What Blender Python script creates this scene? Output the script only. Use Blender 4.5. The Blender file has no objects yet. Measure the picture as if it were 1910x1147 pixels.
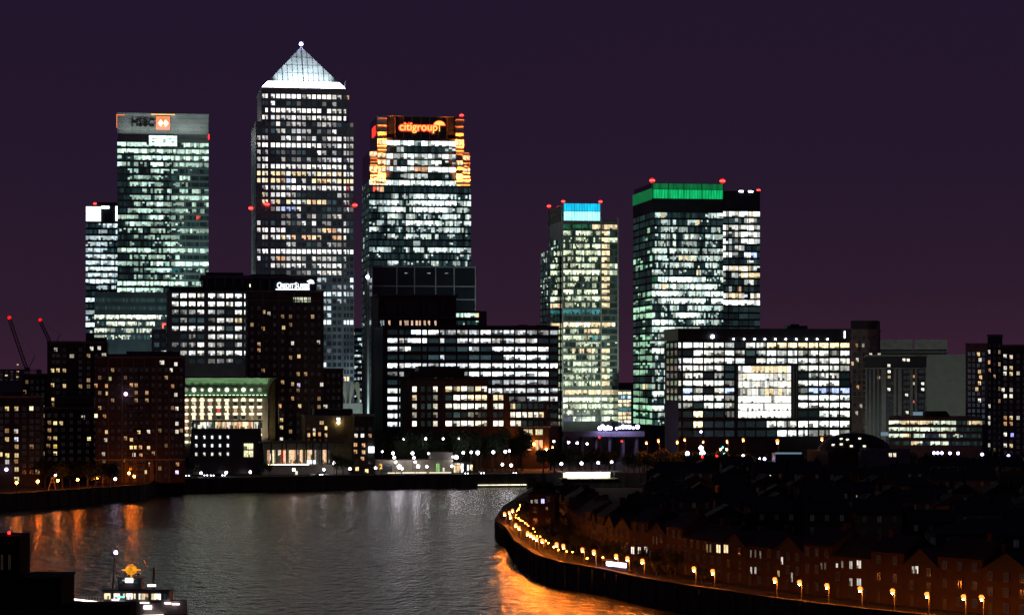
import bpy, math, random
from mathutils import Vector, Matrix
R = random.Random(7)
C = bpy.context.scene.collection
# ------------------------------------------------------------------ frame of the view
F, HC, PX0, PY0, GZ = 4300.0, 49.0, 955.0, 700.0, 5.0     # focal length in photo pixels, eye height, ground level
def WX(px, d): return (px - PX0) / F * d
def WZ(py, d): return HC - (py - PY0) / F * d

# ------------------------------------------------------------------ materials
def newmat(name):
    m = bpy.data.materials.new(name); m.use_nodes = True
    nt = m.node_tree; b = nt.nodes['Principled BSDF']
    return m, nt, b
def N(nt, t, **k):
    n = nt.nodes.new(t)
    for a, v in k.items(): setattr(n, a, v)
    return n
def surf(name, col, rough=0.8, var=0.35, scale=0.35, metal=0.0, bump=0.0, brick=False, streak=False):
    m, nt, b = newmat(name)
    tc = N(nt, 'ShaderNodeTexCoord'); mp = N(nt, 'ShaderNodeMapping')
    nt.links.new(tc.outputs['Object'], mp.inputs['Vector'])
    if streak: mp.inputs['Scale'].default_value = (1, 1, 0.15)
    no = N(nt, 'ShaderNodeTexNoise'); no.inputs['Scale'].default_value = scale; no.inputs['Detail'].default_value = 6
    nt.links.new(mp.outputs['Vector'], no.inputs['Vector'])
    rp = N(nt, 'ShaderNodeValToRGB')
    rp.color_ramp.elements[0].position = 0.3; rp.color_ramp.elements[1].position = 0.7
    c0 = tuple(c * (1 - var) for c in col); c1 = tuple(min(1, c * (1 + var)) for c in col)
    rp.color_ramp.elements[0].color = (*c0, 1); rp.color_ramp.elements[1].color = (*c1, 1)
    nt.links.new(no.outputs['Fac'], rp.inputs['Fac'])
    out = rp.outputs['Color']
    if brick:
        bt = N(nt, 'ShaderNodeTexBrick'); bt.inputs['Scale'].default_value = 1.0
        bt.inputs['Brick Width'].default_value = 0.6; bt.inputs['Row Height'].default_value = 0.3
        bt.inputs['Mortar Size'].default_value = 0.02
        bt.inputs['Color1'].default_value = (1, 1, 1, 1); bt.inputs['Color2'].default_value = (.7, .7, .7, 1)
        bt.inputs['Mortar'].default_value = (1.3, 1.3, 1.3, 1)
        nt.links.new(tc.outputs['Object'], bt.inputs['Vector'])
        mx = N(nt, 'ShaderNodeMixRGB', blend_type='MULTIPLY'); mx.inputs[0].default_value = 1
        nt.links.new(out, mx.inputs[1]); nt.links.new(bt.outputs['Color'], mx.inputs[2]); out = mx.outputs[0]
    nt.links.new(out, b.inputs['Base Color'])
    b.inputs['Roughness'].default_value = rough; b.inputs['Metallic'].default_value = metal
    if bump:
        bp = N(nt, 'ShaderNodeBump'); bp.inputs['Strength'].default_value = bump
        nt.links.new(no.outputs['Fac'], bp.inputs['Height']); nt.links.new(bp.outputs['Normal'], b.inputs['Normal'])
    return m
def lamp(name, col, s, sampled=True):
    m, nt, b = newmat(name)
    b.inputs['Base Color'].default_value = (.3, .3, .3, 1)
    b.inputs['Emission Color'].default_value = (*col, 1); b.inputs['Emission Strength'].default_value = s
    m.cycles.emission_sampling = 'AUTO' if sampled else 'NONE'
    return m
def glow_panel(name, col, s, sx=.9, sz=.12, lo=.55, hi=1.35):
    m, nt, b = newmat(name)
    tc = N(nt, 'ShaderNodeTexCoord'); mp = N(nt, 'ShaderNodeMapping'); mp.inputs['Scale'].default_value = (sx, sx, sz); nt.links.new(tc.outputs['Object'], mp.inputs['Vector'])
    no = N(nt, 'ShaderNodeTexNoise'); no.inputs['Scale'].default_value = .8; no.inputs['Detail'].default_value = 3; nt.links.new(mp.outputs['Vector'], no.inputs['Vector'])
    mr = N(nt, 'ShaderNodeMapRange'); mr.inputs['From Min'].default_value = .3; mr.inputs['From Max'].default_value = .7
    mr.inputs['To Min'].default_value = s * lo; mr.inputs['To Max'].default_value = s * hi
    nt.links.new(no.outputs['Fac'], mr.inputs['Value']); nt.links.new(mr.outputs['Result'], b.inputs['Emission Strength'])
    b.inputs['Base Color'].default_value = (.1, .1, .1, 1); b.inputs['Emission Color'].default_value = (*col, 1); b.inputs['Roughness'].default_value = .3
    return m
def lit_glass():
    m, nt, b = newmat('window_glass')
    at = N(nt, 'ShaderNodeAttribute', attribute_name='glow')
    uv = N(nt, 'ShaderNodeUVMap'); uv.uv_map = 'UVMap'
    no = N(nt, 'ShaderNodeTexNoise'); no.inputs['Scale'].default_value = .75; no.inputs['Detail'].default_value = 2
    nt.links.new(uv.outputs['UV'], no.inputs['Vector'])
    mr = N(nt, 'ShaderNodeMapRange'); mr.inputs['From Min'].default_value = .38; mr.inputs['From Max'].default_value = .62
    mr.inputs['To Min'].default_value = .78; mr.inputs['To Max'].default_value = 1.25
    nt.links.new(no.outputs['Fac'], mr.inputs['Value'])
    nt.links.new(at.outputs['Color'], b.inputs['Emission Color']); nt.links.new(mr.outputs['Result'], b.inputs['Emission Strength'])
    b.inputs['Base Color'].default_value = (.02, .03, .035, 1); b.inputs['Roughness'].default_value = .15
    m.cycles.emission_sampling = 'NONE'
    return m
M = dict(
    glass=lit_glass(),
    clad=surf('pale_cladding', (.30, .33, .33), .45, .2, .15),
    steel_roof=surf('pyramid_roof_steel', (.66, .71, .74), .6, .22, .3),
    steel=surf('stainless_cladding', (.36, .38, .42), .38, .15, .2, metal=.4),
    dark=surf('dark_glass_wall', (.02, .027, .033), .16, .3, .1),
    darkclad=surf('dark_cladding', (.020, .029, .038), .5, .3, .2),
    bluedark=surf('dark_blue_glazing', (.02, .04, .06), .1, .3, .1),
    framegrey=surf('pale_anodised_frame', (.5, .55, .6), .4, .1, .5),
    stone=surf('stone_facing', (.22, .2, .17), .8, .25, .3),
    palestone=surf('pale_stone', (.42, .38, .30), .8, .15, .4),
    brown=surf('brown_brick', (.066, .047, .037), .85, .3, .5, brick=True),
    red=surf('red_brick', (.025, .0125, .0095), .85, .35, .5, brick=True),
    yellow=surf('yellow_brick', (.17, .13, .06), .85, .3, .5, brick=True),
    grey=surf('grey_render', (.2, .2, .2), .8, .2, .3),
    greypanel=surf('grey_green_panel', (.165, .175, .16), .7, .15, .25),
    slate=surf('slate_roof', (.013, .014, .019), .75, .35, .8, bump=.3),
    metal=surf('painted_metal', (.07, .07, .075), .5, .2, 2.0),
    whitetrim=surf('white_paint', (.6, .6, .58), .6, .08, 2.0),
    wallstone=surf('river_wall_stone', (.05, .046, .04), .85, .5, .35, brick=True, streak=True),
    coping=surf('coping_stone', (.022, .02, .017), .8, .25, .8),
    ground=surf('ground_soil_and_tarmac', (.016, .016, .014), .9, .4, .05),
    pave=surf('pavement_stone', (.014, .013, .012), .85, .3, .6),
    asphalt=surf('asphalt', (.013, .013, .013), .9, .2, .8),
    leaf=surf('tree_foliage', (.024, .042, .015), .7, .6, .9),
    bark=surf('tree_bark', (.09, .06, .04), .9, .4, 3.0),
    hull=surf('white_hull_paint', (.30, .28, .28), .4, .12, .8),
    navy=surf('dark_hull_paint', (.03, .035, .06), .4, .2, .8),
    carpaint=surf('car_paint', (.12, .02, .02), .25, .1, 1.0),
    cardark=surf('dark_car_paint', (.02, .022, .03), .25, .1, 1.0),
    rubber=surf('tyre_rubber', (.02, .02, .02), .9, .2, 4.0),
    soot=surf('soot_black_brick', (.004, .004, .005), 1.0, .4, .4),  # night silhouette of the wharf put into a black base colour
    black=surf('black_letters', (.01, .01, .012), .6, .1, 1.0),
    copper=surf('green_cove_plaster', (.24, .40, .27), .7, .1, .3),
    orangeclad=surf('pale_corner_cladding', (.5, .48, .45), .6, .1, .3),
    L_white=lamp('white_lamp_glow', (1, .93, 1.0), 17),
    L_violet=lamp('violet_white_lamp_glow', (.9, .72, 1.0), 16),
    L_orange=lamp('sodium_lamp_glow', (1, .22, .02), 420),
    L_quay=lamp('quay_sodium_lamp_glow', (1, .20, .015), 130),
    L_red=lamp('red_beacon_glow', (1, .010, .008), 1.1, False),
    L_redcore=lamp('red_beacon_lens_glow', (1, .045, .035), 6),
    L_amberglass=lamp('amber_lantern_glass_glow', (1, .27, .045), 2.4, False),
    L_bulb=lamp('sodium_bulb_glow', (1, .22, .02), 1500),
    L_deck=lamp('boat_deck_lamp_glow', (1, .8, .75), 3.5),
    L_redsmall=lamp('red_lamp_glow', (1, .01, .01), 9),
    L_sign=lamp('white_sign_glow', (.8, .86, 1.0), 3.0),
    L_signorange=lamp('yellow_sign_glow', (1, .55, .10), 1.6),
    L_signred=lamp('red_sign_glow', (1, .03, .015), 1.5),
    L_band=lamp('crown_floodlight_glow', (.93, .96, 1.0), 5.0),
    L_cove=lamp('cove_light_glow', (.72, 1.0, .62), 2.0, False),
    L_strip=lamp('warm_uplight_glow', (1, .9, .62), 2.2),
    L_green=glow_panel('green_crown_glass_glow', (.0, .62, .17), .85),
    L_greendim=glow_panel('dim_green_crown_glass_glow', (.0, .42, .11), .32),
    L_cyan=glow_panel('cyan_crown_glass_glow', (.0, .52, .82), 1.25),
    L_cyanwhite=glow_panel('pale_cyan_crown_glass_glow', (.38, 1.0, 1.05), 1.5),
    L_purewhite=lamp('white_crown_panel_glow', (.85, .95, 1.0), 2.5),
    L_hex=lamp('orange_white_emblem_glow', (1, .62, .32), 3.0),
    L_hexo=lamp('orange_emblem_glow', (1, .17, .015), 1.0),
    L_warm=lamp('warm_lamp_glow', (1, .75, .4), 20),
    L_amber=glow_panel('amber_lit_dome_glow', (1, .36, .012), .95, 1.1, 1.6, .3, 1.5),
    L_pier=lamp('pier_hall_light_glow', (1, .92, .55), 45.0),
    L_teal=lamp('teal_lamp_glow', (.1, .8, .9), 3),
    L_skylight=lamp('pale_blue_skylight_glow', (.35, .6, .75), .35),
    L_blue=lamp('blue_white_lamp_glow', (.5, .42, 1.0), 16),
    L_corner=lamp('corner_floodlight_glow', (1, .33, .06), 6.0),
    L_soft=lamp('soft_violet_lamp_glow', (1.0, .6, .95), 4),
)
for k in ('brown', 'red', 'yellow', 'wallstone'): pass

# ------------------------------------------------------------------ mesh collector
class MB:
    def __init__(s): s.v = []; s.f = []; s.c = []; s.uv = []; s.mi = []
    def face(s, pts, col=None, uv=None, mi=0):
        n = len(s.v); s.v += [tuple(p) for p in pts]; s.f.append(tuple(range(n, n + len(pts))))
        s.c.append(col or (0, 0, 0)); s.uv.append(uv); s.mi.append(mi); return s
    def box(s, x0, x1, y0, y1, z0, z1, mi=0):
        p = [(x0, y0, z0), (x1, y0, z0), (x1, y1, z0), (x0, y1, z0), (x0, y0, z1), (x1, y0, z1), (x1, y1, z1), (x0, y1, z1)]
        for f in ((3, 2, 1, 0), (4, 5, 6, 7), (0, 1, 5, 4), (1, 2, 6, 5), (2, 3, 7, 6), (3, 0, 4, 7)):
            s.face([p[i] for i in f], mi=mi)
        return s
    def prism(s, poly, z0, z1, mi=0):
        n = len(poly)
        s.face([(x, y, z0) for x, y in reversed(poly)], mi=mi); s.face([(x, y, z1) for x, y in poly], mi=mi)
        for i in range(n):
            (a, b), (c, d) = poly[i], poly[(i + 1) % n]
            s.face([(a, b, z0), (c, d, z0), (c, d, z1), (a, b, z1)], mi=mi)
        return s
    def tube(s, p0, p1, r0, r1=None, n=6, mi=0, caps=True):
        r1 = r0 if r1 is None else r1
        p0, p1 = Vector(p0), Vector(p1); d = (p1 - p0).normalized()
        a = d.orthogonal().normalized(); b = d.cross(a)
        A = [p0 + (a * math.cos(t) + b * math.sin(t)) * r0 for t in [2 * math.pi * i / n for i in range(n)]]
        B_ = [p1 + (a * math.cos(t) + b * math.sin(t)) * r1 for t in [2 * math.pi * i / n for i in range(n)]]
        for i in range(n):
            j = (i + 1) % n; s.face([A[i], A[j], B_[j], B_[i]], mi=mi)
        if caps: s.face(list(reversed(A)), mi=mi); s.face(B_, mi=mi)
        return s
    def ball(s, c, r, n=8, m=5, sz=1.0, mi=0):
        c = Vector(c); P = []
        for j in range(m + 1):
            th = math.pi * j / m
            P.append([c + Vector((r * math.sin(th) * math.cos(2 * math.pi * i / n), r * math.sin(th) * math.sin(2 * math.pi * i / n), r * sz * math.cos(th))) for i in range(n)])
        for j in range(m):
            for i in range(n):
                k = (i + 1) % n
                if j == 0: s.face([P[0][0], P[1][i], P[1][k]], mi=mi)
                elif j == m - 1: s.face([P[j][i], P[m][0], P[j][k]], mi=mi)
                else: s.face([P[j][i], P[j + 1][i], P[j + 1][k], P[j][k]], mi=mi)
        return s
    def build(s, name, mat, parent=None, loc=None):
        me = bpy.data.meshes.new(name); me.from_pydata(s.v, [], s.f)
        mats = mat if isinstance(mat, (list, tuple)) else [mat]
        for m in mats: me.materials.append(m)
        if len(mats) > 1: me.polygons.foreach_set('material_index', s.mi)
        if M['glass'] in mats:
            at = me.color_attributes.new('glow', 'FLOAT_COLOR', 'CORNER'); uvl = me.uv_layers.new(name='UVMap')
            col = []; uvs = []
            for f, c, uv in zip(s.f, s.c, s.uv):
                for i in range(len(f)):
                    col += [c[0], c[1], c[2], 1.0]; uvs += list(uv[i]) if uv else [0.0, 0.0]
            at.data.foreach_set('color', col); uvl.data.foreach_set('uv', uvs)
        me.update()
        o = bpy.data.objects.new(name, me); C.objects.link(o)
        if parent: o.parent = parent
        if loc: o.location = loc
        return o
def tag(o, label=None, cat=None, group=None, kind=None):
    if label: o['label'] = label
    if cat: o['category'] = cat
    if group: o['group'] = group
    if kind: o['kind'] = kind
    return o
def empty(name, loc, rz=0.0):
    o = bpy.data.objects.new(name, None); C.objects.link(o); o.location = loc; o.rotation_euler = (0, 0, rz); o.empty_display_size = .5
    return o
def copy_tree(o, parent=None):
    c = o.copy(); C.objects.link(c)
    if parent: c.parent = parent
    for ch in [x for x in KIDS.get(o.name, [])]: copy_tree(ch, c)
    return c
KIDS = {}
def index_kids(o):
    ks = list(o.children); KIDS[o.name] = ks
    for k in ks: index_kids(k)

# ------------------------------------------------------------------ building frame and facades
LV = [.011, .03, .07, .14, .26, .42, .65, .95, 1.4, 2.0]
LET = {'y': (1.2, .95, .55), 'o': (1.0, .56, .32), 'r': (.9, .10, .07), 'b': (.6, .75, 1.25), 'c': (.04, .20, .22), 'g': (.015, .10, .05), 'Y': (1.5, 1.25, .75)}
class B:
    def __init__(s, name, label, cat, pxl, pxr, d, rot=9.0, group=None, base=GZ):
        s.d = d; s.r = math.radians(rot); s.c, s.s = math.cos(s.r), math.sin(s.r); s.x0 = WX(pxl, d); s.base = base
        s.o = empty(name, (s.x0, d, base), s.r); tag(s.o, label, cat, group); s.W = s.U(pxr)
        s.dm = d + s.W * .5 * s.s
    def U(s, px, off=0.0):          # local x on the front plane (or on a plane `off` behind it) seen at photo column px
        k = (px - PX0) / F
        x0, d0 = s.x0 - off * s.s, s.d + off * s.c
        return (k * d0 - x0) / (s.c - k * s.s)
    def Z(s, py, u=None, off=0.0):
        d = (s.dm if u is None else s.d + u * s.s) + off * s.c
        return WZ(py, d) - s.base
    def put(s, name, mb, mat): return mb.build(name, mat, s.o)
def fbox(mb, face, u0, u1, o0, o1, z0, z1, mi=0):
    k, p = face
    if k == 'F': mb.box(u0, u1, p + o0, p + o1, z0, z1, mi)
    else: mb.box(p + o0, p + o1, u0, u1, z0, z1, mi)
def fquad(mb, face, u0, u1, off, z0, z1, col, su=0.0, mi=0):
    k, p = face
    uv = [(u0 + su, z0), (u1 + su, z0), (u1 + su, z1), (u0 + su, z1)]
    if k == 'F': mb.face([(u0, p + off, z0), (u1, p + off, z0), (u1, p + off, z1), (u0, p + off, z1)], col, uv, mi)
    else: mb.face([(p + off, u1, z0), (p + off, u0, z0), (p + off, u0, z1), (p + off, u1, z1)], col, uv, mi)
def tint(ch, hue, k=1.0):
    if ch in LET:
        f = R.uniform(.55, 1.25) * k
        return tuple(c * f for c in LET[ch])
    l = int(ch) if ch.isdigit() else 0
    L = LV[l] * k
    j = R.uniform(-.06, .06)
    if l <= 2: hue = (hue[0] * .5, hue[1] * .95, hue[2] * 1.1)  # faint teal glow in unlit panes stands in for ambient light
    return (max(0, hue[0] * L * (1 + j)), hue[1] * L, max(0, hue[2] * L * (1 - j)))
def cell(ch, hue):
    """one pane's light for a character: low digits are mostly dark panes with some bright ones"""
    if ch in LET: return tint(ch, hue)
    l = int(ch) if ch.isdigit() else 0
    if l == 0: return tint('0', hue, R.uniform(.5, 2.0))
    p = (0, .07, .2, .42, .58, .76, .88, .95, 1, 1)[l]
    if R.random() < p: return tint(str(min(9, max(3, l + R.choice((-1, 0, 0, 1))))), hue, R.uniform(.75, 1.15))
    return tint(R.choice('00112'), hue)
DIM = {'F': 1.0, 'L': 1.0}
def band(mb, face, u0, u1, z0, z1, row, hue, per=2, off=.25, clutter=.5):
    """one storey's ribbon of panes with what shows behind the glass"""
    row = row.replace(' ', ''); n = len(row); du = (u1 - u0) / (n * per); su = R.uniform(0, 900); h = z1 - z0
    desk = R.uniform(.15, .32)
    for i, ch in enumerate(row):
        l = int(ch) if ch.isdigit() else -1
        base = tint(ch, hue, R.uniform(.85, 1.12)) if l < 0 or l >= 5 else None
        for k in range(per):
            a = u0 + (i * per + k) * du; e = a + du
            if base:                                     # a lit room: even light, a ragged line of things along its sill
                f = R.uniform(.9, 1.1) if R.random() < .88 else R.uniform(.2, .5)
                c = tuple(q * f for q in base)
                if R.random() < clutter + .15:
                    t = min(.7, desk * R.uniform(.3, 2.0)); g = R.choice((.05, .1, .2, .4)); zc = z0 + h * t
                    fquad(mb, face, a, e, off, z0, zc, tuple(q * g for q in c), su); fquad(mb, face, a, e, off, zc, z1, c, su)
                else: fquad(mb, face, a, e, off, z0, z1, c, su)
                continue
            dim = tint(R.choice('0011') if l < 2 else R.choice('0112'), hue, R.uniform(.6, 1.4))
            if l > 0 and R.random() < (0, .08, .25, .5, .72)[l]:      # only part of the room is lit: a ceiling line, a low lamp or a whole pane
                c = tint(R.choice('5677'), hue, R.uniform(.7, 1.1)); m = R.random()
                p, q_ = (R.uniform(.6, .75), 1) if m < .45 else (0, R.uniform(.35, .6)) if m < .6 else (R.uniform(.2, .35), R.uniform(.6, .85)) if m < .8 else (0, 1)
                cuts = [(0, p, dim), (p, q_, c), (q_, 1, dim)]
                for t0, t1, cc in cuts:
                    if t1 - t0 > .01: fquad(mb, face, a, e, off, z0 + h * t0, z0 + h * t1, cc, su)
            else: fquad(mb, face, a, e, off, z0, z1, dim, su)
def ribbon_face(b, face, u0, u1, zcs, h, rows, hue, mull, matf, ztop=None, zbot=0, per=2, parent=None, name='window_band', clutter=.5, mw=.18):
    """each storey's window ribbon a part of its own; spandrels and mullions one frame part in front of the body"""
    fr = MB(); zs = sorted(zcs)
    for z, row in zip(zcs, rows):
        mb = MB(); band(mb, face, u0, u1, z - h / 2, z + h / 2, row, hue, per, clutter=clutter); b.put(name, mb, M['glass'])
    edges = [zbot] + [e for z in zs for e in (z - h / 2, z + h / 2)] + [ztop if ztop is not None else zs[-1] + h / 2]
    for a, c in zip(edges[0::2], edges[1::2]):
        if c - a > .02: fbox(fr, face, u0, u1, 0, .3, a, c)
    for u in mull:
        fbox(fr, face, u - mw, u + mw, -.12, .02, zs[0] - h / 2, zs[-1] + h / 2)
        for z in zs: fbox(fr, face, u - mw * .8, u + mw * .8, .02, .28, z - h / 2 + .01, z + h / 2 - .01)
    b.put('facade_frame', fr, matf)
def windows(b, wins, face, off=-.05, frame=None, name='window', cap=100):
    """wins: (u0,u1,z0,z1,colour[,split]). Every window a part; past the cap the smallest share one mesh"""
    wins = sorted(wins, key=lambda w: -(w[1] - w[0]) * (w[3] - w[2]) * (1 + 3 * (max(w[4]) > .1)))
    rest = MB()
    for i, w in enumerate(wins):
        mb = MB() if i < cap else rest
        u0, u1, z0, z1, c = w[:5]; su = R.uniform(0, 900); h = z1 - z0; bright = max(c)
        if bright > .1 and u1 - u0 > 2.2:                 # a wide window: several panes, things standing inside
            c = tuple(q * 1.3 for q in c); n = max(2, round((u1 - u0) / 1.25)); base = R.uniform(.12, .42)
            for k in range(n):
                a, e = u0 + (u1 - u0) * k / n, u0 + (u1 - u0) * (k + 1) / n
                f = R.choice((1.25, 1.1, 1, 1, .9, .75, .5, .25)) if bright < 1.2 else R.choice((1.1, 1, 1, 1, .9, .8, .55))
                zc = z0 + h * min(.8, base * R.uniform(.4, 1.9)); g = R.choice((.05, .12, .3, .6, 1)) * f
                fquad(mb, face, a + .04, e - .04, off, z0, zc, tuple(q * g for q in c), su); fquad(mb, face, a + .04, e - .04, off, zc, z1, tuple(q * f for q in c), su)
                fquad(mb, face, a - .04 if k else a, a + .04, off, z0, z1, tuple(q * .12 for q in c), su)
        elif bright > .2 and R.random() < (.25 if bright > 1.2 else .7):
            zc = z0 + h * R.uniform(.25, .65); uc = u0 + (u1 - u0) * R.uniform(.2, .8); f = R.uniform(.03, .3)
            fquad(mb, face, u0, uc, off, z0, zc, tuple(q * f for q in c), su); fquad(mb, face, uc, u1, off, z0, zc, c, su)
            fquad(mb, face, u0, u1, off, zc, z1, c, su)
        else: fquad(mb, face, u0, u1, off, z0, z1, c, su)
        if frame:
            t = frame
            for a, bb, cc, dd in ((u0 - t, u0, z0 - t, z1 + t), (u1, u1 + t, z0 - t, z1 + t), (u0, u1, z0 - t, z0), (u0, u1, z1, z1 + t), ((u0 + u1) / 2 - t * .4, (u0 + u1) / 2 + t * .4, z0, z1)):
                fbox(mb, face, a, bb, off - .1, off + .04, cc, dd, 1)
        if i < cap: mb.build(name, [M['glass'], M['metal']], b.o)
    if len(wins) > cap:
        o = rest.build(name, [M['glass'], M['metal']], b.o); o['kind'] = 'stuff'
def grid_frame(b, face, us, zs, u0, u1, z0, z1, mat, proud=.35, name='facade_frame'):
    """piers between window columns us=[(a,b)], spandrels between rows zs=[(a,b)]"""
    fr = MB(); us = sorted(us); zs = sorted(zs)
    e = [u0] + [q for p in us for q in p] + [u1]
    for a, c in zip(e[0::2], e[1::2]):
        if c - a > .02: fbox(fr, face, a, c, -proud, 0, z0, z1)
    e2 = [z0] + [q for p in zs for q in p] + [z1]
    for (ua, ub) in us:
        for a, c in zip(e2[0::2], e2[1::2]):
            if c - a > .02: fbox(fr, face, ua, ub, -proud + .08, 0, a, c)
    b.put(name, fr, mat)
def beacon(b, px, py, r=1.0, mast=None, off=0.0, mat='L_red', u=None):
    u = b.U(px, off) if u is None else u; z = b.Z(py, u, off)
    mb = MB().tube((u, off, z - (mast or 2.0)), (u, off, z), .14, n=5); p = b.put('beacon_mast', mb, M['metal'])
    MB().ball((u, off, z + r * .6), r, 10, 7).build('beacon_globe', M[mat], p)  # globe widened to stand in for the red halo
    MB().tube((u, off, z + r * .3), (u, off, z + r * .9), r * 1.02, n=10).build('lens_band', M['L_redcore'], p)  # glowing band added in place of the lamp's bright glare core
def text_mesh(pieces, name, mat, parent, loc, extr=.15, off=0.02, face='F'):
    """pieces: (text, size, x, z)"""
    mb = MB()
    for t, size, x, z in pieces:
        cu = bpy.data.curves.new('lettering', 'FONT'); cu.body = t; cu.size = size; cu.extrude = extr; cu.offset = off * size
        o = bpy.data.objects.new('lettering', cu); C.objects.link(o)
        dg = bpy.context.evaluated_depsgraph_get(); me = bpy.data.meshes.new_from_object(o.evaluated_get(dg))
        for p in me.polygons:
            mb.face([(me.vertices[i].co.x + x, -me.vertices[i].co.z, me.vertices[i].co.y + z) for i in p.vertices])
        bpy.data.objects.remove(o); bpy.data.curves.remove(cu); bpy.data.meshes.remove(me)
    ob = mb.build(name, mat, parent); ob.location = loc
    return ob
def fit_text(pieces_w, b, u0, u1): pass

# ------------------------------------------------------------------ world, camera, render settings
sc = bpy.context.scene
w = bpy.data.worlds.new('World'); sc.world = w; w.use_nodes = True; nt = w.node_tree
for n in list(nt.nodes): nt.nodes.remove(n)
out = N(nt, 'ShaderNodeOutputWorld'); bg = N(nt, 'ShaderNodeBackground'); bg2 = N(nt, 'ShaderNodeBackground'); ad = N(nt, 'ShaderNodeAddShader')
sky = N(nt, 'ShaderNodeTexSky', sky_type='NISHITA'); sky.sun_disc = False; sky.sun_elevation = math.radians(-4); sky.sun_rotation = math.radians(150)
nt.links.new(sky.outputs[0], bg.inputs['Color']); bg.inputs['Strength'].default_value = .05
tc = N(nt, 'ShaderNodeTexCoord'); sp = N(nt, 'ShaderNodeSeparateXYZ'); nt.links.new(tc.outputs['Generated'], sp.inputs[0])
rp = N(nt, 'ShaderNodeValToRGB'); cr = rp.color_ramp
stops = [(0.0, (.038, .0135, .030)), (.02, (.029, .0118, .0265)), (.035, (.0245, .0108, .0250)), (.08, (.0195, .0092, .0245)), (.125, (.0165, .0082, .0245)), (.17, (.0150, .0078, .0245)), (1.0, (.006, .004, .012))]
cr.elements[0].position = stops[0][0]; cr.elements[0].color = (*stops[0][1], 1); cr.elements[1].position = 1; cr.elements[1].color = (*stops[-1][1], 1)
for p, c in stops[1:-1]:
    e = cr.elements.new(p); e.color = (*c, 1)
nz = N(nt, 'ShaderNodeTexNoise'); nz.inputs['Scale'].default_value = 4.0; nz.inputs['Detail'].default_value = 5
nt.links.new(tc.outputs['Generated'], nz.inputs['Vector'])
mm = N(nt, 'ShaderNodeMath', operation='MULTIPLY_ADD'); mm.inputs[1].default_value = .055; nt.links.new(nz.outputs['Fac'], mm.inputs[0])
m2 = N(nt, 'ShaderNodeMath', operation='ADD'); m2.inputs[1].default_value = -.0275
nt.links.new(sp.outputs['Z'], m2.inputs[0]); nt.links.new(m2.outputs[0], mm.inputs[2])
nt.links.new(mm.outputs[0], rp.inputs['Fac']); nt.links.new(rp.outputs['Color'], bg2.inputs['Color'])
nt.links.new(bg.outputs[0], ad.inputs[0]); nt.links.new(bg2.outputs[0], ad.inputs[1]); nt.links.new(ad.outputs[0], out.inputs['Surface'])
cam = bpy.data.cameras.new('Camera'); co = bpy.data.objects.new('Camera', cam); C.objects.link(co)
co.location = (0, 0, HC); co.rotation_euler = (math.radians(90), 0, 0); cam.sensor_width = 36; cam.lens = F / 1910 * 36
cam.shift_y = (PY0 - 573.5) / 1910; cam.clip_start = 1; cam.clip_end = 30000; sc.camera = co
sl = bpy.data.lights.new('moon', 'SUN'); sl.energy = .006; sl.angle = math.radians(.5); sl.color = (.8, .85, 1.0)  # faint sun added to give dark shapes some modelling
so = bpy.data.objects.new('moon', sl); C.objects.link(so); so.rotation_euler = (math.radians(50), 0, math.radians(-35))
sc.view_settings.view_transform = 'Standard'; sc.view_settings.look = 'None'; sc.view_settings.exposure = 0; sc.view_settings.gamma = 1
sc.cycles.use_denoising = True; sc.cycles.max_bounces = 5; sc.cycles.diffuse_bounces = 2; sc.cycles.glossy_bounces = 3
sc.cycles.sample_clamp_indirect = 8; sc.cycles.caustics_reflective = False; sc.cycles.caustics_refractive = False
sc.cycles.use_adaptive_sampling = False

# ------------------------------------------------------------------ water, land, river walls
def water_mat():
    m, nt, b = newmat('river_water')
    b.inputs['Base Color'].default_value = (.016, .02, .022, 1); b.inputs['Roughness'].default_value = .23; b.inputs['IOR'].default_value = 1.42; b.inputs['Specular Tint'].default_value = (.88, .92, 1.0, 1); b.inputs['Specular IOR Level'].default_value = 1.0
    tc = N(nt, 'ShaderNodeTexCoord')
    hs = []
    for sc_, sx, sy, wt in ((1.0, .30, .20, 1.0), (1.0, .75, .45, .4), (1.0, .05, .035, 1.0)):
        mp = N(nt, 'ShaderNodeMapping'); mp.inputs['Scale'].default_value = (sx, sy, 1); nt.links.new(tc.outputs['Object'], mp.inputs['Vector'])
        no = N(nt, 'ShaderNodeTexNoise'); no.inputs['Scale'].default_value = sc_; no.inputs['Detail'].default_value = 2
        nt.links.new(mp.outputs['Vector'], no.inputs['Vector'])
        mu = N(nt, 'ShaderNodeMath', operation='MULTIPLY'); mu.inputs[1].default_value = wt; nt.links.new(no.outputs['Fac'], mu.inputs[0]); hs.append(mu)
    a1 = N(nt, 'ShaderNodeMath', operation='ADD'); a2 = N(nt, 'ShaderNodeMath', operation='ADD')
    nt.links.new(hs[0].outputs[0], a1.inputs[0]); nt.links.new(hs[1].outputs[0], a1.inputs[1]); nt.links.new(a1.outputs[0], a2.inputs[0]); nt.links.new(hs[2].outputs[0], a2.inputs[1])
    bp = N(nt, 'ShaderNodeBump'); bp.inputs['Strength'].default_value = .8; bp.inputs['Distance'].default_value = 1.1
    nt.links.new(a2.outputs[0], bp.inputs['Height']); nt.links.new(bp.outputs['Normal'], b.inputs['Normal'])
    return m
wm = MB(); wm.face([(-900, 60, 0), (900, 60, 0), (900, 1200, 0), (-900, 1200, 0)])
tag(wm.build('river_water', water_mat()), kind='structure')
FAR = [(-900, 700), (-420, 765), (-186, 838), (-146, 912), (-147, 960), (-105, 981), (-59, 1000), (5.5, 1013), (60, 1020), (300, 1030), (900, 1040)]
def land(name, poly, z, mat):
    mb = MB(); mb.face([(x, y, z) for x, y in poly]); return tag(mb.build(name, mat), kind='structure')
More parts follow.
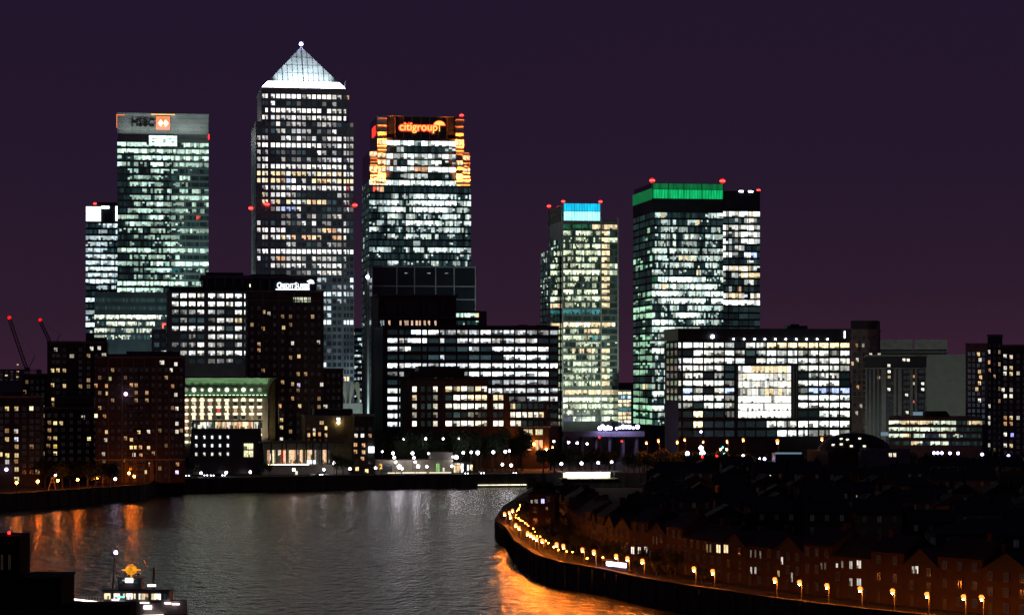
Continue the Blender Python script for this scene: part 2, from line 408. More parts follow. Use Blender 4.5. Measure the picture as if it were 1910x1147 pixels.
land('ground', FAR + [(9000, 1040), (9000, 14000), (-9000, 14000), (-9000, 700)], GZ, M['ground'])
NEAR = [(10, 905), (-2.5, 760), (-4.6, 690), (-1.2, 656), (1.2, 603), (6.2, 556), (11.3, 535), (20.1, 516), (26.9, 496), (32, 484), (37.2, 474), (43.5, 463), (49, 452), (58, 438), (66, 427), (77, 414), (96, 392), (150, 345), (420, 300)]
NEARB = NEAR + [(900, 300), (900, 905)]
land('ground', list(reversed(NEARB))[::-1], GZ, M['ground'])
def offset_line(pts, o):
    res = []
    for i, p in enumerate(pts):
        a = Vector(pts[max(0, i - 1)]); c = Vector(pts[min(len(pts) - 1, i + 1)]); t = (c - a).normalized(); n = Vector((-t.y, t.x))
        res.append((p[0] + n.x * o, p[1] + n.y * o))
    return res
def strip_prism(pts, o0, o1, z0, z1):
    A, Bq = offset_line(pts, o0), offset_line(pts, o1); mb = MB()
    for i in range(len(pts) - 1):
        a, b_, c, d = A[i], A[i + 1], Bq[i + 1], Bq[i]
        mb.face([(*a, z1), (*b_, z1), (*c, z1), (*d, z1)])
        mb.face([(*a, z0), (*b_, z0), (*b_, z1), (*a, z1)]); mb.face([(*c, z0), (*d, z0), (*d, z1), (*c, z1)])
    for k in (0, -1): mb.face([(*A[k], z0), (*Bq[k], z0), (*Bq[k], z1), (*A[k], z1)])
    return mb
def river_wall(pts, sgn, label):
    """stone wall, its coping and a thin rail"""
    w_ = empty('river_wall', (pts[0][0], pts[0][1], 0)); tag(w_, label, 'wall')
    def sh(mb):
        mb.v = [(x - pts[0][0], y - pts[0][1], z) for x, y, z in mb.v]; return mb
    sh(strip_prism(pts, -.4 * sgn, .8 * sgn, -2, GZ + .6)).build('wall_face', M['wallstone'], w_)
    sh(strip_prism(pts, -.55 * sgn, .95 * sgn, GZ + .604, GZ + .9)).build('coping', M['coping'], w_)
    rl = MB(); q = offset_line(pts, .2 * sgn)
    for (a, b_) in zip(q, q[1:]):
        L = math.dist(a, b_); n = max(1, int(L / 3))
        rl.tube((*a, GZ + 1.7), (*b_, GZ + 1.7), .035, n=4, caps=False)
        for i in range(n):
            t = i / n; x, y = a[0] + (b_[0] - a[0]) * t, a[1] + (b_[1] - a[1]) * t
            rl.tube((x, y, GZ + .85), (x, y, GZ + 1.7), .03, n=4, caps=False)
    sh(rl).build('railing', M['metal'], w_)
    # tide-stained timber fenders
    fd = MB(); q = offset_line(pts, -.62 * sgn)
    for (a, b_) in zip(q, q[1:]):
        L = math.dist(a, b_); n = max(1, int(L / 6))
        for i in range(n):
            t = (i + .5) / n; x, y = a[0] + (b_[0] - a[0]) * t, a[1] + (b_[1] - a[1]) * t
            fd.box(x - .16, x + .16, y - .16, y + .16, -1, GZ + .3)
    sh(fd).build('timber_fender', M['darkclad'], w_)
river_wall(FAR[1:5], 1, 'dark quay wall on the left with orange lamps along its edge')
river_wall(FAR[4:10], 1, 'long dark embankment wall across the water below the towers')
river_wall(NEAR[:-1], 1, 'curved dark stone river wall below the orange lamplit promenade')
def road(name, pts, o0, o1, z, mat):
    A, Bq = offset_line(pts, o0), offset_line(pts, o1); mb = MB()
    for i in range(len(pts) - 1): mb.face([(*A[i], z), (*A[i + 1], z), (*Bq[i + 1], z), (*Bq[i], z)])
    return tag(mb.build(name, mat), kind='structure')
road('promenade_pavement', NEAR[1:-1], .96, 5.0, GZ + .12, M['pave'])
road('riverside_road', NEAR[1:-1], 5.0, 11.0, GZ + .006, M['asphalt'])
road('promenade_pavement', FAR[1:5], .96, 14, GZ + .12, M['pave'])
road('promenade_pavement', FAR[4:9], .96, 14, GZ + .12, M['pave'])

# ------------------------------------------------------------------ the towers
GRN, WHT, COOL, WRM = (.64, .95, .78), (.97, .97, .92), (.78, .94, 1.0), (1.0, .93, .75)
def boxpart(b, name, x0, x1, y0, y1, z0, z1, mat): return b.put(name, MB().box(x0, x1, y0, y1, z0, z1), mat)
def rowz(b, p0, pitch, n): return [b.Z(p0 + pitch * i) for i in range(n)]
def floodlight(px, py, d, aim, power, col, size=4.0, spread=100, label=None):
    """a boxy floodlight on a short post, aimed at a point"""
    x, z = WX(px, d), WZ(py, d)
    o = empty('floodlight', (x, d, z)); tag(o, label or 'boxy street level floodlight aimed up at the office towers', 'floodlight', 'floodlights between the towers')
    MB().box(-.9, .9, .1, .7, -.6, .6).tube((0, .4, -.6), (0, .4, GZ - z), .12).build('lamp_housing', M['metal'], o)
    L = bpy.data.lights.new('floodlight', 'SPOT'); L.energy = power; L.color = col; L.spot_size = math.radians(spread); L.spot_blend = .8; L.shadow_soft_size = size
    lo = bpy.data.objects.new('flood_beam', L); C.objects.link(lo); lo.parent = o; lo.location = (0, .8, 1.0)
    dv = Vector(aim) - Vector((x, d, z)); lo.rotation_euler = dv.to_track_quat('-Z', 'Y').to_euler()
    return o

# --- tall grey green tower with the dark lettering
b = B('office_tower', 'tall flat topped grey green office tower with dark HSBC lettering and orange emblem', 'office tower', 219, 389, 1420)
W, D = b.W, 56; zt = b.Z(212)
boxpart(b, 'tower_body', .3, W, .3, D, 0, zt - 1.2, M['clad'])
us = [b.U(p) for p in (236, 263, 291, 318, 345.6, 372)]
rows = ["8877788303999303888577", "7888888578858867868868", "7122678888888885888888", "8662511199944467766655", "0133610168833341041010",
        "0012575736332228811100", "0026767745423353110100", "0001006034307007607603", "0014666646734477777777", "0002652689855355307007",
        "1125677746655666735350", "7676502688934505000r00", "0178667655534543000000", "3321471255444416675555", "0012534444455551000000",
        "0004321042377742010100", "5878878833468877777575", "0003533457643140000000", "6666534489943588888888", "0002533367888cc2442323",
        "0001363532267432000000", "8888888888888888706722", "8788888877500000000000"]
ribbon_face(b, ('F', 0), 0, W, rowz(b, 270.4, 12.32, 23), b.Z(262) - b.Z(270), rows, GRN, us, M['clad'], ztop=b.Z(259), zbot=0, per=2, mw=.16)
ribbon_face(b, ('L', 0), 1, D, rowz(b, 270.4, 12.32, 23), b.Z(262) - b.Z(270), [r[:8] for r in rows], GRN, [14, 28, 42], M['clad'], ztop=b.Z(259), per=1)
# sign panel with tile joints, ledge and parapet
pn = MB(); n = 12
zp0, zp1 = b.Z(253), b.Z(213.5)
for i in range(n):
    for j in range(5):
        u0, u1 = W * i / n, W * (i + 1) / n; z0, z1 = zp0 + (zp1 - zp0) * j / 5, zp0 + (zp1 - zp0) * (j + 1) / 5
        pn.box(u0 + .06, u1 - .06, -.05, .28, z0 + .06, z1 - .06)
b.put('sign_panel', pn, M['clad'])
boxpart(b, 'parapet', -.3, W + .3, -.5, D + .3, zt - 1.1, zt, M['clad'])
boxpart(b, 'hall_window_surround', b.U(277), b.U(331), -.3, .2, b.Z(274), b.Z(252.5), M['clad'])
hw = MB(); row = "9999999999"
for j in range(3):
    z0 = b.Z(273.3) + (b.Z(253.6) - b.Z(273.3)) * j / 3; band(hw, ('F', 0), b.U(278), b.U(330), z0 + .15, z0 + (b.Z(253.6) - b.Z(273.3)) / 3, row, GRN, 1, off=-.36, clutter=.1)
b.put('hall_window', hw, M['glass'])
s0 = b.U(244.5); s1 = b.U(288); zl = b.Z(237); hh = b.Z(223) - zl
zb = text_mesh([('HSBC', hh / .70, 0, 0)], 'sign_lettering', M['black'], b.o, (s0, -.45, zl), extr=.2, off=.016)
dx = max(v.co.x for v in zb.data.vertices); zb.scale = ((s1 - s0) / dx, 1, 1)
u0, u1, z0, z1 = b.U(291), b.U(317), b.Z(242.5), b.Z(217.5)
e = boxpart(b, 'emblem_panel', u0, u1, -.35, -.06, z0, z1, M['L_hexo'])
a0, a1, c0, c1 = b.U(294.5), b.U(314.5), b.Z(236.5), b.Z(224); am, cm = (a0 + a1) / 2, (c0 + c1) / 2
hx = MB()
q = (a1 - a0) / 4
hx.prism([(a0 + q, 0), (a1 - q, 0), (a1, c1 - cm), (a1 - q, c1 - c0), (a0 + q, c1 - c0), (a0, c1 - cm)], 0, .2)
hx.v = [(x, -.6 + z * .9, c0 + y) for x, y, z in hx.v]; hx.f = [tuple(reversed(f)) for f in hx.f]
hx.build('hexagon_emblem', M['L_hex'], b.o)
tri = MB()
for s_ in (1, -1):
    y0_ = cm + s_ * (c1 - c0) * .5; tri.face([(am - q * .8, -.64, y0_), (am, -.64, cm), (am + q * .8, -.64, y0_)][::s_])
tri.build('emblem_wedges', M['L_hexo'], b.o)
for px, py, s_ in ((218.5, 215, 1),):
    mb = MB().box(-.6, -.1, -.2, .5, b.Z(240), b.Z(215)).box(-.6, 4.5, -.4, -.1, b.Z(217), b.Z(215)); b.put('corner_light', mb, M['L_hexo'])
MB().box(W + .02, W + .35, -.1, .4, b.Z(259), b.Z(250)).build('corner_light', M['L_redsmall'], b.o)
# light trough above the emblem
MB().box(u0 - 3, u1 + 3, -1.0, -.52, zt - .9, zt - .5).build('emblem_light', M['L_signorange'], b.o)
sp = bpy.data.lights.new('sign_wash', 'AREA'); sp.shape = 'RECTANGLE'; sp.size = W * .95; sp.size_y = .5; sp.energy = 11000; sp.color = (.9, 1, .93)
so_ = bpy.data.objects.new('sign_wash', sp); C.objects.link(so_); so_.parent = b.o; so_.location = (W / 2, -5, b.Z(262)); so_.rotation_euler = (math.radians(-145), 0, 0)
HS = b

# --- slim tower with the white crown, left of it
b = B('office_tower', 'slim glass tower with a white lit crown panel beside the HSBC lettered tower', 'office tower', 160, 240, 1560)
W = b.W; zt = b.Z(383)
boxpart(b, 'tower_body', 0, W, .3, 40, 0, b.Z(414), M['dark'])
boxpart(b, 'crown_block', 0, W, .6, 38, b.Z(413.9), zt, M['darkclad'])
cp = MB()
for i in range(2):
    for j in range(2):
        cp.box(b.U(160.5 + i * 14), b.U(174 + i * 14), -.1, .5, b.Z(413 - j * 14), b.Z(400 - j * 14))
b.put('crown_light_panel', cp, M['L_purewhite'])
MB().box(b.U(189), b.U(204), -.1, .5, b.Z(389.5), b.Z(384.5)).box(b.U(215.5), b.U(219), -.1, .5, b.Z(412), b.Z(384.5)).build('crown_light_panel', M['L_purewhite'], b.o)
rows = ["0012778866", "0005502777", "5663557777", "4677633343", "7777402013", "7777876653", "7778788788", "7878778887", "7788786678", "8898877578", "0036607370", "0000000000", "8830877700", "0000000000", "5550666777", "3330044777", "9990442664", "4440777200"]
ribbon_face(b, ('F', 0), 0, W, rowz(b, 421, 11.55, 18), b.Z(421) - b.Z(428.6), rows, (.8, 1, 1.05), [b.U(188), b.U(214)], M['darkclad'], ztop=b.Z(414), per=2)
beacon(b, 177, 382, 1.1, off=2)
boxpart(b, 'roof_plant', 4, W - 6, 8, 30, zt, zt + 2.5, M['darkclad'])

# --- the pyramid topped tower
b = B('office_tower', 'tallest tower with a floodlit steel pyramid roof and a grid of square windows', 'office tower', 478.5, 660.5, 1300)
W, D = b.W, 55; zs0 = b.Z(228); off = 3.0
boxpart(b, 'tower_body', 0, W, 0, D, 0, zs0, M['steel'])
ua, ub = b.U(487.5, off), b.U(651, off); zsh = b.Z(165.5)
boxpart(b, 'upper_shaft', ua, ub, off, D - off, zs0 + .003, zsh, M['steel'])
cols = [482.7, 491.3, 497.2, 509, 518.7, 528.3, 538, 547.7, 557.3, 566.7, 576, 585.6, 595.3, 604.7, 613.8, 623.6, 633, 643.2, 649, 655.9]
hw_ = [2.9, 2.1, 2.1] + [3.55] * 14 + [2.1, 2.0, 2.9]
rows = [".68789999699999874o.", ".36702103000220433..", ".39989999999867767..", ".86767777779979897..", "20056136541366543003", "30345677765423475000", "67712683752634777736", "88898998989884557966",
        "63604322320085256663", "67722503546136788265", "68888888688889898876", "yy7yyy8yyy78y7y7y888", "y8yyyob9650yyoy7yyyy", "057677788876688888r8", "3y588876420000006633", "0y86y3y777yoyy332750",
        "12136bbb700012223463", "00005444434546467200", "50325555463723462533", "6888881022024yoo8854", "27777y8o2ooyy00oo671", "00000075201421645100", "79989899999999999989", "8035oo56640766762500",
        "00366776870577777400", "33333333356567776553", "00000000004666500008", "00000000003556445557", "00000000006757777775", "00000000077134536500", "00000000000757700000", "00000000000000600000",
        "0000000000bb99900999", "00000000000333000000", "00000000000000000000", "00000000000022000000", "00000000000000300000", "00000000000000000000", "00000000005579000000", "00000000000000000000", "0000000000ooyy00oyy0"]
py0 = 179.6; pitch = 13.17; hz = (b.Z(py0) - b.Z(py0 + 7.7)) / 2
wu, wl = [], []; wfr = [(b.U(c - h), b.U(c + h)) for c, h in zip(cols, hw_)]; zr = []
for i, row in enumerate(rows):
    z = b.Z(py0 + pitch * i); zr.append((z - hz, z + hz))
    for j, ch in enumerate(row):
        if ch == '.': continue
        if i < 4:
            s_ = (ub - ua) / (b.U(651) - b.U(487.5)); u0, u1 = [ua + (q - b.U(487.5)) * s_ for q in wfr[j]]
            wu.append((u0, u1, z - hz, z + hz, cell(ch, WHT)))
        else: wl.append((*wfr[j], z - hz, z + hz, cell(ch, WHT if i < 26 else COOL)))
sfr = sorted({(w_[0], w_[1]) for w_ in wu})
grid_frame(b, ('F', off), sfr, zr[:4], ua, ub, zr[3][0] - 1, zsh, M['steel'], .4)
grid_frame(b, ('F', 0), wfr, zr[4:], 0, W, 0, zs0 - .02, M['steel'], .4)
windows(b, [w_ for w_ in wu], ('F', off), off=-.04)
windows(b, wl, ('F', 0), off=-.04, cap=24)
lv = [(2 + 3.2 * i, 4.2 + 3.2 * i) for i in range(16)]; wl2 = []
for i in range(4, 41):
    for (a, c) in lv: wl2.append((a, c, *zr[i], cell('6' if i in (17, 18, 25, 26) and R.random() < .6 else '0', (.6, .8, 1))))
grid_frame(b, ('L', 0), lv, zr[4:], 0, D, 0, zs0 - .02, M['steel'], .4)
windows(b, wl2, ('L', 0), off=-.04, cap=0)
# pyramid: seamed faces, floodlit collar, apex lamp
zp0 = b.Z(163.5); cx, cy = (ua + ub) / 2, D / 2; ap = b.U(565.5, D / 2); zap = b.Z(88, None, D / 2); ra = b.U(489.5, off); rb = b.U(644, off)
py_ = MB(); y0, y1 = off + .4, D - off - .4; hx_ = (rb - ra) / 2; pcx = (ra + rb) / 2
crn = [(ra, y0), (rb, y0), (rb, y1), (ra, y1)]
for i in range(4):
    (xa, ya), (xb, yb) = crn[i], crn[(i + 1) % 4]; py_.face([(xa, ya, zp0), (xb, yb, zp0), (pcx, cy, zap)])
b.put('pyramid_roof', py_, M['steel_roof'])
sm = MB()
for i in range(4):
    (xa, ya), (xb, yb) = crn[i], crn[(i + 1) % 4]
    for k in range(1, 16):
        t = k / 16; P = Vector((xa + (xb - xa) * t, ya + (yb - ya) * t, zp0)); s_ = 1 - abs(t - .5) * 2
        mid = Vector(((xa + xb) / 2, (ya + yb) / 2, zp0)); top = P + (Vector((pcx, cy, zap)) - mid) * s_
        if s_ > .05: sm.tube(P, top, .14 if k % 4 else .26, n=4, caps=False)
    for t in (.18, .36, .55, .74):
        A = Vector((xa, ya, zp0)).lerp(Vector((pcx, cy, zap)), t); Bv = Vector((xb, yb, zp0)).lerp(Vector((pcx, cy, zap)), t); sm.tube(A, Bv, .1, n=4, caps=False)
    b.put('roof_seam', sm, M['darkclad'])
cl = MB(); zc0, zc1 = b.Z(163.3), b.Z(151)
for (x0, x1, ya, yb) in ((ra - .2, rb + .2, y0 - .6, y0), (ra - .2, rb + .2, y1, y1 + .6), (ra - .8, ra - .2, y0 - .6, y1 + .6), (rb + .2, rb + .8, y0 - .6, y1 + .6)):
    cl.face([(x0, ya, zc0), (x1, ya, zc0), (x1, ya + .0, zc1), (x0, ya + .0, zc1)] if x1 - x0 > 5 else [(x0, yb, zc0), (x0, ya, zc0), (x0, ya, zc1), (x0, yb, zc1)]) if ya < 10 or x1 - x0 < 5 else None
    cl.box(x0, x1, ya, yb, zc0 + .01, zc0 + .8)
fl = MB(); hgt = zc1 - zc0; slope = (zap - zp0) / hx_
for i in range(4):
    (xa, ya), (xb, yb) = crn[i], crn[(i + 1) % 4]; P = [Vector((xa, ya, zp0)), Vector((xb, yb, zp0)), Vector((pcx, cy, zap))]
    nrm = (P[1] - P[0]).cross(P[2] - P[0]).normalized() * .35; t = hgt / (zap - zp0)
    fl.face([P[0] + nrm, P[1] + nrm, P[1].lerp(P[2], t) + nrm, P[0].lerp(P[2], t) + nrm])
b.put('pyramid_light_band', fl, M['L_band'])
boxpart(b, 'pyramid_ledge', ra - 1.2, rb + 1.2, off - .8, D - off + .8, zsh + .004, zp0 - .05, M['steel'])
for i, (xx, yy) in enumerate(((pcx - 15, y0 - 11), (pcx, y0 - 13), (pcx + 15, y0 - 11), (ra - 11, cy))):
    L = bpy.data.lights.new('pyramid_floodlight', 'SPOT'); L.energy = 42000; L.spot_size = math.radians(66); L.spot_blend = .7; L.shadow_soft_size = 1.5; L.color = (.8, .95, 1.0)
    lo = bpy.data.objects.new('pyramid_floodlight', L); C.objects.link(lo); lo.parent = b.o; lo.location = (xx, yy, zp0 + 1)
    lo.rotation_euler = (Vector((pcx, cy, zap - 5)) - lo.location).to_track_quat('-Z', 'Y').to_euler()
MB().tube((pcx, cy, zap - .5), (pcx, cy, zap + 2.2), .3).build('apex_mast', M['metal'], b.o)
MB().ball((pcx, cy, zap + 1.6), 1.1, 10, 7).build('apex_light', M['L_blue'], b.o)
MB().tube((b.U(644.5), off + 1, b.Z(163)), (b.U(645.5), off + 1, b.Z(150)), .35).tube((b.U(645.5), off + 1, b.Z(150)), (b.U(649), off + 1, b.Z(146)), .35).build('roof_davit', M['steel'], b.o)
for px, py in ((498, 384), (662, 385.5)): beacon(b, px, py, 1.3, 3, off=-1.5)
beacon(b, 466.5, 391, 1.3, 3, off=38, u=-1.5)

# --- tower with the orange lit corners
b = B('office_tower', 'square topped tower with orange lit corners and a red citigroup sign', 'office tower', 689, 878.5, 1350)
W, D = b.W, 50; z3 = b.Z(345.5); z2 = b.Z(282); zt = b.Z(217)
boxpart(b, 'tower_body', .3, W, .3, D, 0, z3, M['dark'])
boxpart(b, 'shoulder_block', .5, W - .5, 1.4, D - 1, z3 + .003, z2, M['dark'])
uL, uR = b.U(704), b.U(865)
boxpart(b, 'upper_block', uL, uR, 1.3, D - 4, z2 + .003, zt, M['dark'])
rows20 = ["99999999539899999999", "00056000000000000444", "78557978776698568957", "71500088677788880404", "88789998oooo99999899", "00003557566600000202"]
ul, ur = b.U(721), b.U(850)
ribbon_face(b, ('F', .5), ul, ur, [b.Z(q) for q in (267.6, 279.4, 292, 304, 316.3, 328.8)], b.Z(267) - b.Z(276.3), rows20, (.88, 1, .95), [ul + (ur - ul) * i / 10 for i in range(1, 10)], M['darkclad'], ztop=b.Z(258), zbot=b.Z(337), per=1, clutter=.35)
rows28 = ["8889998699998799989978878800", "0roo000000000000000000000010", "0000025714457887897988743021", "6757788952378898999999993578", "4433779997069999999998545462", "0102078650546423540378787028", "3166366436999999999626776478",
          "7860131341543454364667767633", "0000357303776277437003642021", "0000000000005500000000321000", "5477653202707760788787777645", "0042000000000017310001232432", "0010367703443341267334255120", "0000000000000000000000000000", "0000000000000000000000000000"]
ribbon_face(b, ('F', 0), 0, W, rowz(b, 341.8, 12.47, 15), b.Z(267) - b.Z(276.1), rows28, (.80, .98, .93), [W * i / 14 for i in range(1, 14)], M['darkclad'], ztop=z3 - .02, zbot=0, per=2, mw=.12)
ribbon_face(b, ('L', 0), 1, D, rowz(b, 341.8, 12.47, 27), b.Z(267) - b.Z(276.1), [R.choice(("0000000000", "1002010100", "0003000020", "1121112222")) for _ in range(27)], GRN, [10, 20, 30, 40], M['clad'], ztop=z3 - .02, per=1)
# lit corner columns with bright ledges
def corner(ux0, ux1, za, zb_, y, n, nm):
    m = MB().box(ux0, ux1, y - .3, y + 5, za, zb_); p = b.put('corner_column', m, M['orangeclad'])
    lg = MB()
    for i in range(n):
        z = za + (zb_ - za) * (i + .6) / n; lg.box(ux0 - .2, ux1 + .2, y - .8, y - .32, z, z + .32)
    lg.build('corner_ledge', M['whitetrim'], p)
    ls = MB().box(ux0 + .1, ux1 - .1, y - 1.5, y - 1.2, za - .1, za + .15); ls.build('corner_uplight', M['L_corner'], p)
    L = bpy.data.lights.new('corner_uplight', 'AREA'); L.shape = 'RECTANGLE'; L.size = ux1 - ux0; L.size_y = .4; L.energy = 11000; L.spread = math.radians(70); L.color = (1, .15, .018)
    lo = bpy.data.objects.new('corner_uplight', L); C.objects.link(lo); lo.parent = b.o; lo.location = ((ux0 + ux1) / 2, y - 2.4, za); lo.rotation_euler = (math.radians(168), 0, 0)
corner(uL, b.U(721), z2 + .2, zt - .3, .5, 5, 0); corner(b.U(850), uR, z2 + .2, zt - .3, .5, 5, 0)
corner(.6, b.U(704) - .1, z3 + .2, z2 - .2, .5, 10, 0); corner(uL + .1, b.U(720), z3 + .2, z2 - .2, .4, 5, 0)
corner(b.U(851), b.U(863), z3 + .2, z2 - .2, .4, 5, 0); corner(b.U(863.2), W - .6, z3 + .2, z2 - .2, .5, 10, 0)
cw = MB()
for (pa, pb, yc, zz) in ((689.5, 703, 289, .45), (705, 719, 291, .45), (689.5, 703, 316, .3), (705, 719, 266, .5), (705, 719, 304, .5), (705, 719, 318, .5), (864, 876, 293, .5), (852, 863, 304, .4), (864, 876, 317, .5), (852, 862, 266, .4), (705, 719, 338, .5), (690, 703, 341, .5)):
    band(cw, ('F', .4), b.U(pa), b.U(pb), b.Z(yc + 4.5), b.Z(yc - 4), 'yYoyy', WRM, 1, off=-.35)
b.put('corner_window', cw, M['glass'])
rf = MB()
for i in range(9): rf.box(ul + (ur - ul) * i / 8 - .12, ul + (ur - ul) * i / 8 + .12, .45, 1.28, b.Z(257.5), zt)
rf.box(ul, ur, .4, 1.29, zt - .35, zt + .1); b.put('parapet_fin', rf, M['greypanel'])
xt0, xt1 = b.U(744.5), b.U(816); zl = b.Z(243.8); sz = (b.Z(233.5) - b.Z(243.8)) / .5
t = text_mesh([('citigroup', sz, 0, 0)], 'sign_lettering', M['L_signorange'], b.o, (xt0, .0, zl), extr=.15, off=.01)
dx = max(v.co.x for v in t.data.vertices); t.scale = ((xt1 - xt0) / dx, 1, 1)
t2 = text_mesh([('citigroup', sz, 0, 0)], 'sign_outline', M['L_signred'], b.o, (xt0, .2, zl), extr=.1, off=.1); t2.scale = t.scale
ax, az, rx, rz = b.U(819.5), b.Z(233), b.U(829.5) - b.U(819.5), b.Z(225.5) - b.Z(233); um = MB(); n = 12
pts = [(ax + rx * math.cos(math.pi * i / n), az + rz * math.sin(math.pi * i / n)) for i in range(n + 1)]
for p, q in zip(pts, pts[1:]): um.face([(ax, 0, az), (p[0], 0, p[1]), (q[0], 0, q[1])][::-1])
um.box(b.U(819), b.U(820.6), -.02, .1, b.Z(245), az); b.put('sign_arc', um, M['L_signorange'])
pts2 = [(ax + rx * 1.18 * math.cos(math.pi * i / n), az - .5 + rz * 1.35 * math.sin(math.pi * i / n)) for i in range(n + 1)]; um = MB()
for p, q in zip(pts2, pts2[1:]): um.face([(ax, .3, az - .5), (p[0], .3, p[1]), (q[0], .3, q[1])][::-1])
b.put('sign_arc_outline', um, M['L_signred'])
beacon(b, 861, 218, 1.2, 2, off=2)
sg = MB().box(uL - .35, uL - .05, 12, 30, b.Z(250), b.Z(232)); b.put('side_sign', sg, M['L_signred'])

# --- dark glass block in front with large panels
b = B('office_block', 'dark blue glass block with large square panels below the citigroup lettered tower', 'office block', 694, 887, 1250)
W = b.W; zt = b.Z(497)
boxpart(b, 'block_body', 0, W, 0, 40, 0, zt, M['bluedark'])
fr = MB()
for p in (694.6, 740, 773, 812.5, 847, 886.5): u = b.U(p); fr.box(u - .3, u + .3, -.3, 0, 0, zt)
for y in (498, 534, 558.5, 583): z = b.Z(y); fr.box(0, W, -.25, 0, z - .28, z + .28)
b.put('panel_frame', fr, M['framegrey'])
mb = MB()
for p in (755, 797, 830): band(mb, ('F', 0), b.U(p), b.U(p + 6), b.Z(510.5), b.Z(509), '55', WHT, 1, off=-.04)
b.put('window_band', mb, M['glass'])
lz = [b.Z(q) for q in (519, 546, 600, 612)]
boxpart(b, 'side_mast', -2.3, -1.3, 3, 4, 0, b.Z(500), M['clad'])
mb = MB().ball((-2.2, 2.4, b.Z(517)), .9); b.put('bulkhead_light', mb, M['L_white'])

# --- tower with the cyan crown
b = B('office_tower', 'pale green glass tower with a glowing cyan crown and three red beacons', 'office tower', 1049, 1152.5, 1250)
W, D = b.W, 45; zt = b.Z(412); um_ = b.U(1121)
boxpart(b, 'tower_body', .3, um_, .3, D, 0, zt, M['dark'])
boxpart(b, 'side_block', um_ + .05, W, .3, D - 3, 0, zt + .2, M['dark'])
A = ["gggggggggggyyy", "77630887776056", "20232675340123", "60222455770788", "87750778677568", "50650773038770", "66066477677621", "88878888688999", "60578720463570", "64673103030530", "88883460788880", "34753675467887", "05763306450630", "cccccccccccccc", "00101000000000", "y9y9y99y99yyyy", "70266520yyyyyy", "87777776564c5c", "50003566464464", "660yy0yy0yyy50", "77776001056620", "20647776764660", "40456778768680", "35574645352620", "67653577438887"]
Bs = ["yyyyyy", "yy8000", "yy7778", "yyy000", "yyy000", "yyy000", "yyy788", "yy5456", "yyy002", "yyy000", "yyy010", "yyy001", "yyy000", "000000", "100000", "yyyy93", "000000", "665012", "333333", "yyy111", "y72000", "y66010", "yy7300", "yy7110", "yyy100"]
zz = [b.Z(423.2 + 12.17 * i) for i in range(25)]; h = b.Z(423) - b.Z(431.6)
YG = (.86, 1.0, .68)
low = [b.Z(q) for q in (731.5, 745.5, 757.8, 769.3, 781)]
A += ["YyYyYyYyYyYyYY", "99899998989999", "88455677867788", "52860300450200", "20003000067800"]; Bs += ["yYyyyY", "887678", "686878", "577887", "99958y"]
ribbon_face(b, ('F', 0), 0, um_ - .3, zz + low, h, A, YG, [um_ * i / 4 for i in range(1, 4)], M['greypanel'], ztop=zt - .02, per=2, mw=.1)
ribbon_face(b, ('F', 0), um_ + .35, W, zz + low, h, Bs, YG, [], M['greypanel'], ztop=zt - .02, per=1)
fr = MB()
for p in (1049.3, 1120.8, 1152.3): u = b.U(p); fr.box(u - .35, u + .35, -.7, -.14, 0, b.Z(405))
b.put('corner_post', fr, M['clad'])
fr = MB(); lrows = []
for i in range(31):
    z = b.Z(392 + 12.2 * i)
ribbon_face(b, ('L', 0), .8, D, [b.Z(448.5 + 12.17 * i) for i in range(3)], h, ["1223332212", "1122332211", "0112221100"], GRN, [9, 18, 27, 36], M['clad'], ztop=zt - .02, zbot=b.Z(478), per=1)
# crown
c0, c1 = b.U(1052), b.U(1120)
boxpart(b, 'crown_core', c0 + 1, c1 - 1, 1.4, D - 6, zt + .003, b.Z(379.5), M['dark'])
MB().box(c0, c1, .6, 1.3, b.Z(411.5), b.Z(394.5)).build('crown_glass', M['L_cyanwhite'], b.o)
MB().box(c0, c1, .6, 1.3, b.Z(394.3), b.Z(380)).build('crown_glass', M['L_cyan'], b.o)
cg = MB()
for i in range(1, 14): u = c0 + (c1 - c0) * i / 14; cg.box(u - .07, u + .07, .45, .58, b.Z(411.5), b.Z(380))
for p in (1051, 1120.6): u = b.U(p); cg.box(u - .3, u + .3, .2, .9, zt, b.Z(379))
cg.box(c0, c1, .4, .59, b.Z(395), b.Z(394)); b.put('crown_frame', cg, M['clad'])
boxpart(b, 'crown_side_wall', -.2, c0 - .5, 3, D, zt + .003, b.Z(383), M['greypanel'])
for px, py in ((1050.5, 378), (1120, 378.5)): beacon(b, px, py, 1.0, 3, off=1)
beacon(b, 1020, 387, 1.1, b.Z(387) - b.Z(470), off=40, u=-.4)
# lower wing on the left
wv = 8.0; w0, w1 = b.U(1027, wv), -.1; zw = b.Z(465)
boxpart(b, 'wing_body', w0 + .3, w1, wv + .3, wv + 34, 0, zw, M['greypanel'])
Ws = ["2446", "0143", "8853", "7783", "0035", "0025", "4680", "8885", "yy8o", "cccc", "0200", "yyyy", "3388", "5577", "0368", "5535", "ro36", "0477", "4444", "0033", "3366", "0044", "2200", "0000", "7777", "8888", "5555"]
ribbon_face(b, ('F', wv), w0, w1, [b.Z(473.5 + 12.17 * i, None, wv) for i in range(27)], h, Ws, YG, [], M['greypanel'], ztop=zw - .02, per=2)
ribbon_face(b, ('L', w0), wv + 1, wv + 34, [b.Z(473.5 + 12.17 * i, None, wv + 12) for i in range(27)], h, [R.choice(("23233322", "12322322", "33343333", "00201000", "11222211")) if i < 9 else R.choice(("0000100", "1111111")) for i in range(27)], (.8, 1, .8), [wv + 8, wv + 17, wv + 25], M['clad'], ztop=zw - .02, per=1)

